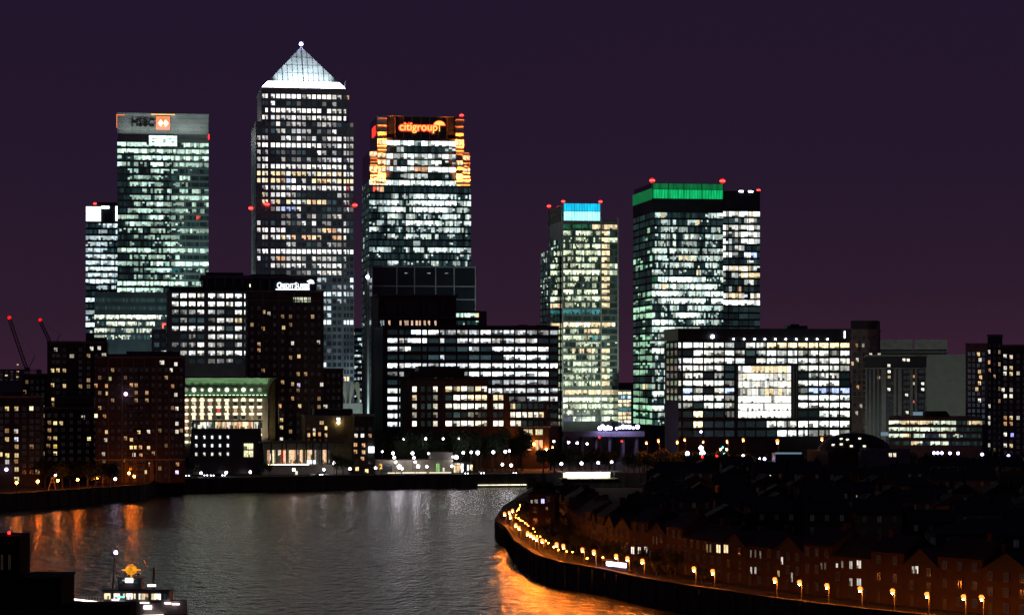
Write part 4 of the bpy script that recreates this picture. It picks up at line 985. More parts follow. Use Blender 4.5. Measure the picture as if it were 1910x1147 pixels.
for k in range(12):
    z = cv.Z(710 + 14.1 * k); poly = pts + [(u1, .0)]
    m = MB(); m.prism(pts[::1], z - .25, z)
    for (a, c) in zip(pts, pts[1:]):
        m.face([(a[0], a[1] - .02, z + .85), (c[0], c[1] - .02, z + .85), (c[0], c[1] - .02, z + .95), (a[0], a[1] - .02, z + .95)])
        m.face([(a[0], a[1] - .03, z), (a[0] + .1, a[1] - .03, z), (a[0] + .1, a[1] - .03, z + .9), (a[0], a[1] - .03, z + .9)])
    cv.put('balcony', m, M['stone'])
MB().box(0, cv.W, -.6, -.36, cv.Z(858), cv.Z(856)).build('string_course', M['palestone'], cv.o)
MB().ball((cv.U(234.7), -3.2, cv.Z(734.5)), .8).build('balcony_lamp', M['L_soft'], cv.o)
for p in (236, 251, 283): MB().box(cv.U(p) - .8, cv.U(p) + .8, -.9, -.37, 0, cv.Z(858)).build('ground_floor_pier', M['yellow'], cv.o)
flats('apartment_block', 'near black apartment block at the quay end with three columns of small lit windows', 'apartment block', -20, 76, 742, 905, M['darkclad'],
    [-10, 2, 13, 31, 45, 59, 70], 762, 11.8, 11, [(13, 762, WL, .8), (30.5, 762, WL, .55), (58.5, 761.5, (1, .9, .6), 1.1), (30, 804, WW, .6), (13, 819, WL, .7), (30.5, 819, (.9, .85, 1.1), 1.0), (1, 847, WL, 1.0), (13.5, 849, (1, .75, .3), 1.2), (31, 849, WL, .7), (13.5, 861, WW, .6), (31, 875, WL, .7), (31, 893, WL, .9), (13, 803, WO, .3), (30, 860, WO, .3)], ww=3.6, wh=3.9, depth=26, roof=[(5, 42, 742, 730, 3)])
MB().ball((WX(14, 905), 903, WZ(875, 905)), .75).build('wall_lantern', M['L_soft'])
tag(bpy.context.scene.objects['wall_lantern'], 'round violet white lantern on the near black block at the quay end', 'lantern')

# hotel with the lit green cove
b = B('hotel', 'riverside hotel with a floodlit pale green flared cornice and warm window columns', 'hotel', 345, 500, 1060)
W = b.W; zc = b.Z(737); zt = b.Z(702.5)
boxpart(b, 'wall', 0, W, 0, 40, 0, zc, M['palestone'])
cs = MB(); n = 8; prof = []
for i in range(n + 1):
    t = i / n; prof.append((-.4 - 5.2 * (1 - math.cos(t * math.pi / 2)), zc + (zt - zc - .5) * math.sin(t * math.pi / 2)))
for (y0_, z0_), (y1_, z1_) in zip(prof, prof[1:]): cs.face([(0, y0_, z0_), (W, y0_, z0_), (W, y1_, z1_), (0, y1_, z1_)])
for (y0_, z0_), (y1_, z1_) in zip(prof, prof[1:]):
    cs.face([(W, y0_, z0_), (W - y0_ * .9, .0, z0_), (W - y1_ * .9, .0, z1_), (W, y1_, z1_)])
b.put('cornice_cove', cs, M['copper'])
boxpart(b, 'roof_slab', -.4, W + 5.2, -6.0, 40, zt - .5, zt, M['darkclad'])
boxpart(b, 'cove_ledge', -.2, W + .4, -1.9, -.02, zc - 1.1, zc - .1, M['copper'])
for i in range(21):
    u = W * (i + .25) / 21
    MB().box(u - .5, u + .5, -1.75, -1.35, zc - .09, zc + .25).build('cove_light', M['L_cove'], b.o)
for i in range(11):
    L = bpy.data.lights.new('cove_wash', 'SPOT'); L.energy = 900; L.color = (.72, 1, .60); L.spot_size = math.radians(46); L.spot_blend = .9; L.shadow_soft_size = .1
    lo = bpy.data.objects.new('cove_wash', L); C.objects.link(lo); lo.parent = b.o; lo.location = (W * (i + .5) / 11, -3.3, zc + .35); lo.rotation_euler = Vector((0, .03, 1)).to_track_quat('-Z', 'Y').to_euler()
cx_ = [347, 361.5, 376.8, 392, 407.7, 423, 439, 454, 469, 484]; wl = []
for i, p in enumerate(cx_):
    u = b.U(p); z = b.Z(726.8); m = MB(); lit_ = i in (1, 3, 5, 7)
    c = (1.6, 1.5, 1.2) if lit_ else (.25, .28, .2)
    k = 14; ring = [(u + 1.0 * math.cos(2 * math.pi * q / k), z + 1.0 * math.sin(2 * math.pi * q / k)) for q in range(k)]
    m.face([(a, -1.2, bb) for a, bb in ring], c, [(a, bb) for a, bb in ring])
    m.face([(a * .55 + u * .45, -1.22, (bb - z) * .55 + z) for a, bb in ring], (1.6, 1.5, 1.2) if not lit_ and i not in (0, 9) else c, [(a, bb) for a, bb in ring]); b.put('round_window', m, M['glass'])
lit_map = {0: "oooooo", 1: "YyYYyo", 2: "Yyyyyo", 3: "oo8yoo", 4: "oYr0oo", 5: "0YYYoo", 6: "o0o0oo", 7: "Y0Y0yy", 8: "o0yooo", 9: "00o0oo"}
lz = MB()
for i, p in enumerate(cx_):
    for j in range(6):
        y = 740 + 12.8 * j; k = .55 if lit_map[i][j] == 'o' else 1.1; c = tuple(q * k for q in cell(lit_map[i][j], WRM))
        wl.append((b.U(p - 2.9), b.U(p + 2.9), b.Z(y + 3.3), b.Z(y - 3.3), c))
    for j in range(7):
        y = 746.2 + 12.95 * j
        st = MB().box(b.U(p - 4.2), b.U(p + 4.2), -.55, -.1, b.Z(y + 1.5), b.Z(y - 1.7)); st.build('lit_lintel', M['L_strip'], b.o)
windows(b, wl, ('F', 0), off=-.06)
boxpart(b, 'corner_wall', W + .02, W + 3.4, 2, 40, 0, zt - .51, M['yellow'])
boxpart(b, 'corner_recess', W + 3.42, W + 5.0, 6, 40, 0, zt - .52, M['darkclad'])
for i in range(6):
    L = bpy.data.lights.new('wall_wash', 'SPOT'); L.energy = 1500; L.color = (1, .86, .6); L.spot_size = math.radians(110); L.shadow_soft_size = .3
    lo = bpy.data.objects.new('wall_wash', L); C.objects.link(lo); lo.parent = b.o; lo.location = (W * (i + .5) / 6, -9, b.Z(800)); lo.rotation_euler = (math.radians(115), 0, 0)

# dark cube with little square windows, its glazed roof terrace
b = B('restaurant_block', 'squat dark block with fifteen tiny square lights and one large lit window', 'restaurant', 352, 492, 1030)
W = b.W; zt = b.Z(800); mb = MB(); t = 1.2
pb = [(0, 0), (W, 0), (W, 24), (0, 24)]; pt = [(t, t), (W - t, t), (W - t, 23), (t, 23)]
for i in range(4):
    j = (i + 1) % 4; mb.face([(*pb[i], 0), (*pb[j], 0), (*pt[j], zt), (*pt[i], zt)])
mb.face([(*p, zt) for p in pt]); b.put('wall', mb, M['dark'])
wl = []
for i, y in enumerate((815, 830.5, 846.5)):
    for p in (366, 381, 395.7, 410.3, 425): wl.append((b.U(p - 1.9), b.U(p + 1.9), b.Z(y + 2.9), b.Z(y - 2.9), (1.3, 1.35, 1.3) if i < 2 else (.9, .95, .8)))
windows(b, wl, ('F', 0), off=-.06, frame=.1)
wl = [(b.U(455), b.U(463), b.Z(837.5), b.Z(827), (1.2, 1.15, .65)), (b.U(463.8), b.U(472), b.Z(837.5), b.Z(827), (1.3, 1.2, .7)), (b.U(455), b.U(463), b.Z(852), b.Z(840), (.9, .9, .5)), (b.U(463.8), b.U(472), b.Z(852), b.Z(840), (1.1, 1.0, .6))]
windows(b, wl, ('F', 0), off=-.10, frame=.12)
rt = MB(); band(rt, ('F', 3), b.U(358), b.U(490), zt + .2, b.Z(787), "2233788533yoyyo77oyooyyyoo3322", WRM, 2, off=-.05); b.put('terrace_glazing', rt, M['glass'])
boxpart(b, 'terrace_roof', b.U(356), b.U(491), 1.5, 20, b.Z(786.5), b.Z(784.5), M['darkclad'])
boxpart(b, 'terrace_core', b.U(360), b.U(488), 3.1, 18, zt + .01, b.Z(787), M['darkclad'])

# glass pavilion with a thin roof and red columns
b = B('pavilion', 'low glass fronted pavilion with a thin oversailing roof and red lit columns', 'pavilion', 492, 616, 1025)
W = b.W; z0 = b.Z(866); zt = b.Z(826)
boxpart(b, 'terrace_base', -1, W + 8, -4, 22, 0, z0, M['palestone'])
boxpart(b, 'roof', -2, W + 6, -4.5, 22, zt, b.Z(823.5), M['darkclad'])
boxpart(b, 'fascia', 0, W + 1, -.6, 20, b.Z(838), zt - .02, M['greypanel'])
boxpart(b, 'core', .2, W - .2, .2, 20, z0 + .01, b.Z(838) - .02, M['darkclad'])
gl = MB(); band(gl, ('F', 0), .3, W - .3, z0 + .1, b.Z(839), "0o3y04ro0yoo3o0yo3300yo0", WRM, 2, off=.1, clutter=.8); b.put('glazing', gl, M['glass'])
for p in (506, 526, 534, 553, 571, 583, 600, 610): MB().tube((b.U(p), -1.5, z0), (b.U(p), -1.5, zt), .32, n=8).build('column', M['red'], b.o)
MB().box(b.U(500), b.U(575), -2.6, -2.3, z0 + .02, z0 + .22).build('terrace_light', M['L_warm'], b.o)
MB().box(b.U(572), b.U(579), -1.0, -.6, z0 + .3, z0 + 1.9).box(b.U(580.5), b.U(588), -1.0, -.6, z0 + .3, z0 + 1.9).build('lit_screen', M['L_purewhite'], b.o)
wl = [(b.U(552 - 1.2, -4), b.U(555, -4), b.Z(889, None, -4), b.Z(878, None, -4), (1.2, 1.3, .9))] + [(b.U(p, -4), b.U(p + 8, -4), b.Z(887.5, None, -4), b.Z(884.5, None, -4), (.9, 1, .9)) for p in (580, 593, 606)]
windows(b, wl, ('F', -4), off=-.06, frame=.1)

# yellow brick flats by the water
yb = flats('apartment_block', 'yellow brick apartment block with a blank side wall and lit ground floor arches', 'apartment block', 569, 661, 778, 1030, M['yellow'],
    [575, 587, 597, 608], 799, 11.2, 3, [(608, 798, WL, 1.3), (576, 811, WL, 1.0), (586, 809.5, WL, 1.0), (596, 809.5, WO, .8), (608, 811.5, WL, .8), (589, 782, WL, 1.2), (621, 781, WL, 1.3), (631, 782, WW, 1.5), (600, 788, WL, .5), (586, 802, WW, .9)], ww=2.2, roof=[(588, 660, 778, 763, 5)], frame=.14)
MB().ball((yb.U(631), -.8, yb.Z(788)), .62).build('wall_lamp', M['L_warm'], yb.o)
rb_ = flats('apartment_block', 'red brown brick apartment block with a glowing bay window beside the embankment trees', 'apartment block', 661, 698, 776, 1022, M['red'],
    [666, 676, 690], 800, 12.2, 7, [(664, 812, WW, .9), (676, 812, (1, .97, .9), 1.5), (663, 829, WO, .9), (678, 830, WO, 1.0), (663, 842, WO, .8), (678, 843, WL, .8), (676, 855, WO, .7), (666, 874, WL, 1.4), (672, 880, WO, 1.3), (684, 878, WL, 1.5), (692, 838, (1.8, 1.7, 1.5), 1.4)], ww=3.0, frame=.14)
MB().box(rb_.U(687), rb_.U(697.5), -1.4, -.2, rb_.Z(844), rb_.Z(832.5)).build('bay_light', M['L_purewhite'], rb_.o)
# long embankment terrace wall building with shop
b = B('terrace_building', 'low pale rendered riverside building with a lit green doorway and shop front', 'building', 700, 880, 1030)
W = b.W; zt = b.Z(858)
boxpart(b, 'wall', 0, b.U(845), 0, 14, 0, zt, M['palestone']); boxpart(b, 'upper_wall', b.U(805), b.U(845), 2, 14, zt + .003, b.Z(844), M['stone'])
wl = [(b.U(813), b.U(820), b.Z(880), b.Z(864), (.25, .5, .15)), (b.U(826), b.U(829), b.Z(879), b.Z(872), (1.2, 1.3, 1.0)), (b.U(711), b.U(731), b.Z(880), b.Z(866), (.01, .012, .012))]
windows(b, wl, ('F', 0), off=-.06, frame=.15)
boxpart(b, 'shop_body', b.U(846), b.W, 1, 12, 0, b.Z(863), M['darkclad'])
sm = MB(); band(sm, ('F', 1), b.U(847), b.U(860), .3, b.Z(868), "yyooy", WRM, 2, off=-.05); band(sm, ('F', 1), b.U(860.5), b.U(865), .3, b.Z(865), "99", WHT, 1, off=-.05); band(sm, ('F', 1), b.U(872), b.U(882), b.Z(878), b.Z(867), "9cyy", WHT, 1, off=-.05); band(sm, ('F', 1), b.U(846), b.U(859), b.Z(867.5), b.Z(864), "YYYY", WRM, 1, off=-.07); b.put('shop_front', sm, M['glass'])
ln = MB().box(b.U(749), b.U(795), -3, -2.7, .4, .75).box(b.U(799), b.U(840), -3, -2.7, .4, .7).box(b.U(722), b.U(746), -3, -2.7, .4, .7); b.put('balustrade_light', ln, M['L_strip'])
t = text_mesh([('2', 3.0, 0, 0)], 'neon_number', M['L_signorange'], b.o, (b.U(707.5), -.4, b.Z(873.5)), extr=.08, off=.01)

# ------------------------------------------------------------------ right hand side of the far bank
b = flats('apartment_tower', 'brown stone tower with a dark flat top to the right of the atrium block', 'apartment tower', 1588, 1637, 617, 1160, M['stone'],
    [1594, 1603, 1612, 1621, 1630], 630, 10.4, 17, [(1610, 644, WW, .3), (1598, 644, WO, .3), (1599, 671, WW, .9), (1590, 678, WL, .8), (1600, 722, WO, .6), (1606, 757, WW, .4), (1600, 775, WW, .6), (1598, 770, WW, .5)], ww=2.2, roof=[(1587, 1637, 617, 598, -.5)], rot=-12.5)
b = B('office_block', 'pale windowless block behind the striped apartment slab with long roof boxes', 'office block', 1640, 1801, 1320, rot=-9.5)
boxpart(b, 'wall', 0, b.W, 0, 40, 0, b.Z(661), M['greypanel'])
mb = MB().box(b.U(1640), b.U(1702), 4, 30, b.Z(659), b.Z(633)).box(b.U(1705), b.U(1767), 4, 30, b.Z(659), b.Z(633)); b.put('roof_storey', mb, M['grey'])
boxpart(b, 'link_storey', b.U(1640), b.U(1766), 2, 32, b.Z(661) + .003, b.Z(654), M['darkclad'])
mb = MB()
for i in range(16): z = b.Z(765 - i * 6.5); mb.box(0, b.W, -.12, -.01, z - .05, z + .05)
b.put('panel_joint', mb, M['grey'])
b = B('apartment_slab', 'apartment slab with tall pale vertical ribs and scattered lit windows', 'apartment block', 1614, 1728, 1110, rot=-9.5)
W = b.W; zt = b.Z(665); boxpart(b, 'wall', 0, W, 0, 24, 0, zt, M['darkclad']); boxpart(b, 'roof_slab', -.5, W + .5, -.8, 25, zt + .003, zt + .8, M['stone'])
boxpart(b, 'roof_slab', -.3, W + .2, -.7, -.02, b.Z(687.5), b.Z(685.5), M['stone'])
for p, q in ((1614.5, 1617), (1621.5, 1624), (1629, 1631.5), (1637, 1639), (1644, 1653), (1667, 1672), (1675, 1682), (1697, 1703), (1706, 1711), (1725, 1728)):
    boxpart(b, 'rib', b.U(p), b.U(q), -.6, -.01, 0, b.Z(688), M['grey'])
wl = []
litw = [(1624, 661, WW, .9), (1640, 661, WW, .6), (1686, 671, WW, 1.2), (1694, 671.5, WW, 1.2), (1658, 681.5, WW, 1.0), (1658.5, 693, (1, .95, .8), 1.3), (1658.5, 703, WL, .5), (1658, 726, WW, 1.4), (1703.5, 702, WO, .7), (1704, 715, WW, .5), (1721, 715.5, (1, .95, .8), 1.4), (1721, 726, (1, .95, .8), 1.4), (1691, 736.5, (1, .9, .8), 1.1), (1692, 769, WW, 1.0), (1639, 704, WL, .3), (1703, 749, (1, .2, .2), .5)]
for (px, py, c, k) in litw: wl.append((b.U(px - 2.6), b.U(px + 2.6), b.Z(py + 2.5), b.Z(py - 2.5), tuple(q * k for q in c)))
for p in (1658, 1664, 1688, 1694, 1716, 1721):
    for i in range(9):
        y = 693 + 11 * i
        if all(abs(px - p) > 7 or abs(py - y) > 7 for px, py, _, _ in litw): wl.append((b.U(p - 2.4), b.U(p + 2.4), b.Z(y + 3.2), b.Z(y - 3.2), (.012, .014, .016)))
windows(b, wl, ('F', 0), off=-.06, frame=.1)
flats('apartment_tower', 'bluish grey apartment tower with a column of warm windows beside the blank pale block', 'apartment tower', 1801, 1842, 643, 1080, M['grey'],
    [1808, 1816, 1825, 1834], 660, 10.6, 13, [(1825, 660.5, WL, 1.0), (1828, 671, WW, .8), (1827, 693, WL, .6), (1824, 703.5, (1, .9, .6), 1.3), (1829, 703.5, WL, 1.0), (1827, 714.5, WL, 1.2), (1822, 725.5, WL, .7), (1827, 746.5, WW, 1.1), (1827, 797, WW, .7), (1827, 810, WW, .8), (1827, 826, WW, .7)], ww=2.6, dim=(.014, .018, .022), rot=-12.5)
flats('apartment_tower', 'slim near black apartment tower, taller than its neighbours at the right edge', 'apartment tower', 1842, 1869, 627, 1010, M['darkclad'],
    [1846, 1855, 1864], 645, 11.4, 19, [(1845, 656, WW, .8), (1845, 675.5, WO, .9), (1845.5, 757, WW, .9), (1845, 779, WW, .8), (1845, 789, WW, .8), (1845, 830, WW, .7)], ww=1.8, rot=-12.5)
flats('apartment_tower', 'brown apartment tower with two columns of warm windows at the right edge', 'apartment tower', 1869, 1925, 646, 1000, M['brown'],
    [1875, 1886, 1899, 1911], 664, 10.6, 19, [(1874.5, 664, WW, .9), (1886, 665.5, (1, .8, .6), 1.0), (1875, 686, WW, .8), (1886, 686, WL, .7), (1874.5, 696.5, WW, 1.1), (1886, 697, WL, 1.0), (1899, 696, WW, .5), (1871, 727, WW, .9), (1886, 727, WW, .6), (1875, 738.5, WW, 1.2), (1886, 738.5, (1, .9, .7), 1.2), (1886, 779, WL, 1.0), (1875, 779, WO, .6), (1886, 790, WO, .6), (1875, 790, WO, .7), (1875, 810, WW, 1.2), (1888, 811, (.5, .5, 1.4), 1.0), (1875, 830.5, WW, 1.0), (1886, 831, WL, .8), (1899, 779, WW, .5)], ww=2.8, rot=-12.5)
# low office with lit floors
b = B('office_block', 'low office building with bands of small yellow green windows behind the domed hall', 'office block', 1658, 1832, 1060, rot=-9.5)
W = b.W; zt = b.Z(777); boxpart(b, 'block_body', 0, W, .3, 24, 0, zt, M['darkclad'])
ribbon_face(b, ('F', 0), 0, W, [b.Z(q) for q in (788, 800.5, 812.5, 826.5)], b.Z(788) - b.Z(795), ["888yyyyyyyyy767676000yyyy", "78877778888766767600000000"[:25], "7777yy06780000660033300000", "000000yy8008887700000000000"[:25]], (.85, 1, .75), [W * i / 9 for i in range(1, 9)], M['grey'], ztop=zt - .02, per=2)
mb = MB().tube((b.U(1745), 3, zt), (b.U(1745), 3, zt + 2.5), 7, 5, n=16); b.put('roof_drum', mb, M['slate'])
MB().box(b.U(1703), b.U(1721), -.6, -.2, b.Z(774.5), b.Z(768)).build('roof_light', M['L_skylight'], b.o)
MB().box(b.U(1643), b.U(1657), -.6, -.2, b.Z(813), b.Z(806)).build('entrance_light', M['L_skylight'], b.o)
# domed hall
b = B('domed_hall', 'dark hall with a low curved dome roof and slanted rooflights', 'hall', 1545, 1690, 930)
W = b.W; z0 = b.Z(842); boxpart(b, 'wall', 0, W, 0, 30, 0, z0, M['brown'])
dm = MB(); n, m = 20, 6; zt = b.Z(808); cx_, cy_ = W * .48, 15
P = [[(cx_ + (W * .46) * math.cos(2 * math.pi * i / n) * math.cos(j / m * math.pi / 2), cy_ + 18 * math.sin(2 * math.pi * i / n) * math.cos(j / m * math.pi / 2), z0 + (zt - z0) * math.sin(j / m * math.pi / 2) ** 1.2) for i in range(n)] for j in range(m + 1)]
for j in range(m):
    for i in range(n): k = (i + 1) % n; dm.face([P[j][i], P[j][k], P[j + 1][k], P[j + 1][i]])
b.put('dome_roof', dm, M['slate'])
for p, q in ((1555, 831), (1563, 830), (1574, 828.5), (1588, 831.5), (1610, 831.5), (1579, 819), (1587, 820), (1608, 818)):
    u, z = b.U(p), b.Z(q); th = math.asin(min(.98, max(.05, (z - z0) / (zt - z0)) ** (1 / 1.2))); cf = (u - cx_) / (W * .46 * math.cos(th))
    if abs(cf) < .95: y = cy_ - 18 * math.sqrt(1 - cf * cf) * math.cos(th); MB().box(u - .45, u + .45, y - .35, y + .5, z - .3, z + .3).build('rooflight', M['L_strip'], b.o)
boxpart(b, 'annex_wall', b.U(1600), W, -5, -.02, 0, b.Z(836), M['grey'])
wl = [(b.U(1650.5), b.U(1656), b.Z(851), b.Z(844), (1.1, .95, .7)), (b.U(1658.5), b.U(1664), b.Z(851), b.Z(844), (1.1, .95, .7))]
windows(b, wl, ('F', -5), off=-.06, frame=.15)
# floodlit ferry pier hall
b = B('pier_hall', 'low brilliantly lit pale pier hall with a slatted front on the far shore', 'pier hall', 1047, 1156, 985)
W = b.W; zt = b.Z(879.5)
boxpart(b, 'floor', 0, W, 0, 10, -.2, b.Z(901), M['coping'])
boxpart(b, 'back_wall', 2, W - 3, 6, 9, b.Z(901) + .01, zt - .3, M['whitetrim']); boxpart(b, 'roof', -.5, W + 1, -1.5, 10, zt - .29, zt, M['whitetrim'])
MB().box(3, W - 4, 2, 2.6, zt - .75, zt - .32).box(3, W - 4, 4.6, 5.0, zt - .75, zt - .32).build('strip_light', M['L_pier'], b.o)
fr = MB()
for i in range(24): u = b.U(1062 + 3.6 * i); fr.box(u - .06, u + .06, -.2, -.05, b.Z(901), b.Z(896))
b.put('balustrade', fr, M['metal'])
mb = MB()
for i in range(5): u = W * (i + .5) / 5; mb.tube((u, -.4, b.Z(901)), (u, -.4, zt - .3), .12)
b.put('roof_post', mb, M['metal'])

# ------------------------------------------------------------------ lamps
def street_lamp(px, py, d, mat, label, group, r=.5, arm=False, base=GZ + .12, name='street_lamp'):
    x, z = WX(px, d), WZ(py, d); z = max(z, base + 1.5); h = z - base
    o = empty(name, (x, d, base)); tag(o, label, 'street lamp', group)
    dx_ = .5 if mat == 'L_orange' else 0.0
    mb = MB().tube((dx_, dx_, 0), (dx_, dx_, h + (.5 if dx_ else -r * .9)), .10, .06, 6).tube((dx_, dx_, 0), (dx_, dx_, .7), .16, .13, 6)
    if dx_: mb.tube((dx_, dx_, h + .48), (0, 0, h + .48), .05, n=5)
    mb.build('post', M['metal'], o)
    if mat == 'L_orange':                                # amber glowing globe stands in for the halo of the bulb below
        MB().ball((0, 0, h), r, 10, 7).build('lantern_glass', M['L_amberglass'], o)
        MB().ball((0, 0, h - r * 1.16), r * .42, 8, 6).build('bulb', M['L_bulb'], o)
    else: MB().ball((0, 0, h), r, 9, 6).build('lamp_globe', M[mat], o)
    MB().tube((0, 0, h + r * .93), (0, 0, h + r * 1.25), r * .55, r * .12, 8).build('lamp_cap', M['metal'], o)
    return o
NEARL = [(941, 957), (950, 955), (956, 951), (952, 962.5), (962, 978), (968, 983), (984, 993), (989.5, 996), (995, 1000), (1001, 1003.5), (1011, 1007), (1038, 1014), (1050.5, 1017), (1086, 1024), (1107.5, 1028), (1149, 1036), (1170, 1040.5), (1198, 1045), (1294, 1059.5), (1329, 1064.5), (1445, 1080), (1491, 1085), (1542, 1091), (1604, 1097), (1664.5, 1101), (1728.6, 1107.5), (1797, 1112), (1830.6, 1113)]
for i, (px, py) in enumerate(NEARL):
    d = 4300 * (HC - 9.35) / (py - 700)
    o = street_lamp(px, py, d, 'L_orange', 'orange globe lamp on a post in the row along the curved promenade wall', 'orange globe lamps along the curved promenade', r=.43)
    if px not in (1001, 1445, 1542, 1728.6, 1797):      # curved shield added to keep lamplight off the houses behind
        h = WZ(py, d) - GZ - .12; sh = MB(); n = 8
        P = [[(.68 * math.cos(a) * math.cos(e), .68 * math.sin(a) * math.cos(e), h + .62 * math.sin(e)) for a in [math.radians(-50 + 150 * q / n) for q in range(n + 1)]] for e in [math.radians(-52 + 112 * q / 5) for q in range(6)]]
        for u, v in zip(P, P[1:]):
            for q in range(n): sh.face([u[q], u[q + 1], v[q + 1], v[q]])
        sh.build('back_shield', M['metal'], o)
for px, py, r in ((31, 900, .5), (70.5, 897.6, .55), (108, 896, .5), (144.8, 894, .5), (180.7, 891, .5), (215, 893, .55), (240.7, 882, .5), (250.5, 888, .5)):
    street_lamp(px, py, 4300 * (HC - 8.7) / (py - 700) if px < 230 else 925, 'L_quay' if px != 215 else 'L_violet', 'orange globe lamp on the quay wall in front of the left apartment blocks' if px != 215 else 'violet white lamp among the orange lamps of the left quay', 'orange lamps on the left quay' if px != 215 else None, r=r)
street_lamp(103.6, 886, 888, 'L_warm', 'small warm lamp just above the A shaped timber frame on the left quay', None, r=.45)
for px, py, d, r in ((281, 886, 960, .5), (328, 886, 962, .7), (375, 882, 1000, .55), (422, 881, 1002, .55), (467, 880, 1000, .55), (548, 875.5, 1003, .65), (604, 875.5, 1004, .55), (652.7, 874, 1005, .6), (700.5, 872.5, 1006, .55), (744.5, 870, 1008, .9), (750, 873.5, 1006, .5), (779.7, 869.4, 1008, .75), (796, 870, 1008, .55), (842.7, 869, 1010, .55), (937, 866, 1012, .6), (953.5, 867.5, 1012, .65)):
    street_lamp(px, py, d, 'L_white', 'white lamp in the row along the far embankment promenade', 'white lamps along the far embankment', r=r)
for px, py, d, r in ((753.3, 819, 1046, .35), (794, 818, 1046, .5), (826.6, 818, 1046, .45), (856, 818, 1046, .35), (799, 845.5, 1040, .4), (816, 845.5, 1040, .4), (733, 845, 1032, .65), (735.4, 853, 1030, .6), (738, 861.5, 1028, .55), (769.4, 845, 1032, .65), (772, 853.3, 1030, .6), (774.3, 861.4, 1028, .55), (864, 844, 1038, .6), (879, 843, 1038, .6), (891, 844, 1038, .85), (920, 843, 1040, .65), (942.5, 842, 1042, .65), (950, 840.6, 1042, .5), (851, 852.5, 1034, .9), (845, 852, 1034, .5), (623, 863, 1020, .7), (713, 842, 1030, .4)):
    street_lamp(px, py, d, 'L_white', 'white lamp among the trees and steps behind the far embankment', 'white lamps among the embankment trees', r=r)
for px, py, d, r, m in ((1033, 823, 1080, .5, 'L_white'), (1060.5, 824.7, 1080, .6, 'L_violet'), (1076.7, 826, 1080, .6, 'L_violet'), (1095, 827.5, 1080, .5, 'L_white'), (1047, 865, 1010, .65, 'L_white'), (1084.7, 863.7, 1010, .65, 'L_white'), (1115.7, 863, 1012, .6, 'L_white'), (1140.6, 861.5, 1012, .55, 'L_white'), (1282, 845.6, 1000, .9, 'L_violet'), (1310, 845, 1000, 1.15, 'L_white'), (1307.5, 835, 1005, .9, 'L_white'), (1307.5, 805, 1060, .55, 'L_blue'), (1386, 849, 960, .45, 'L_white'), (1426, 855.5, 960, .6, 'L_blue'), (1417, 855, 960, .35, 'L_white')):
    street_lamp(px, py, d, m, 'white lamp on the dark road junction below the right hand towers', 'white lamps around the road junction', r=r)
for px, py, d, r in ((1030.6, 833, 1075, .5), (1205.6, 824.7, 1040, .5), (1228, 820.5, 1045, .55), (1263, 823, 1045, .5), (1277, 819, 1050, .5), (1311.6, 823, 1040, .4), (1356, 822, 1030, .5), (1386, 819, 1030, .55), (1450, 822, 1010, .8), (1356.5, 918, 770, .5), (1364.5, 915.5, 775, .5), (1533, 817.5, 1000, .6)):
    street_lamp(px, py, d, 'L_quay' if py > 900 else 'L_orange', 'orange lamp among the trees and roofs below the right hand towers', 'orange lamps around the road junction', r=r)
for px, py, d in ((1742, 844.5, 960), (1749, 844.5, 960), (1757, 844.5, 960), (1772, 845, 960), (1787, 845, 960), (1832, 847, 955), (1881, 850, 955)):
    street_lamp(px, py, d, 'L_blue', 'violet blue floodlamp behind the dark roofs at the right', 'violet blue lamps at the right', r=.6)
for i, px in enumerate((1119, 1124, 1129, 1134, 1139, 1150, 1156, 1162, 1168, 1174, 1181, 1189)):
    street_lamp(px, 797 + R.uniform(-1.5, 2.5), 1175, 'L_blue', 'bluish white lamp in the bright cluster on the ramp between the right hand towers', 'bluish white lamps on the bridge ramp', r=R.choice((.7, .9, 1.1)))
b = B('road_bridge', 'pale concrete road ramp below the bluish white lamps between the two towers', 'bridge', 1048, 1200, 1178)
MB().box(0, b.W, -3, 6, b.Z(814), b.Z(804)).build('deck', M['grey'], b.o)
for i in range(6): MB().box(b.W * (i + .5) / 6 - .6, b.W * (i + .5) / 6 + .6, -1, 4, 0, b.Z(814) - .01).build('pier', M['grey'], b.o)
# traffic lights on the junction
def traffic_light(px, py, d, mat, label):
    x, z = WX(px, d), WZ(py, d); o = empty('traffic_light', (x, d, GZ)); tag(o, label, 'traffic light')
    MB().tube((0, 0, 0), (0, 0, z - GZ), .09).build('post', M['metal'], o); MB().box(-.25, .25, -.05, .3, z - GZ - .9, z - GZ + .5).build('signal_head', M['black'], o)
    MB().ball((0, -.2, z - GZ), .42, 8, 6).build('signal_lens', M[mat], o)
traffic_light(1117.7, 815.5, 1085, 'L_redsmall', 'red signal above the ramp beside the cyan crowned tower')
traffic_light(1159.5, 822.4, 1085, 'L_redsmall', 'red signal below the bluish white ramp lamps')
traffic_light(1310, 852, 985, 'L_redsmall', 'red signal right under the brightest junction lamp')
traffic_light(1337, 850, 985, 'L_redsmall', 'red signal beside the tree of small coloured lights')
traffic_light(1351, 846, 985, 'L_teal', 'green signal in the tree of small coloured lights')
traffic_light(1355, 838, 986, 'L_warm', 'amber signal at the top of the tree of small coloured lights')
traffic_light(1344, 838, 986, 'L_warm', 'amber signal left in the tree of small coloured lights')
traffic_light(1348, 834, 987, 'L_teal', 'green signal topmost in the tree of small coloured lights')
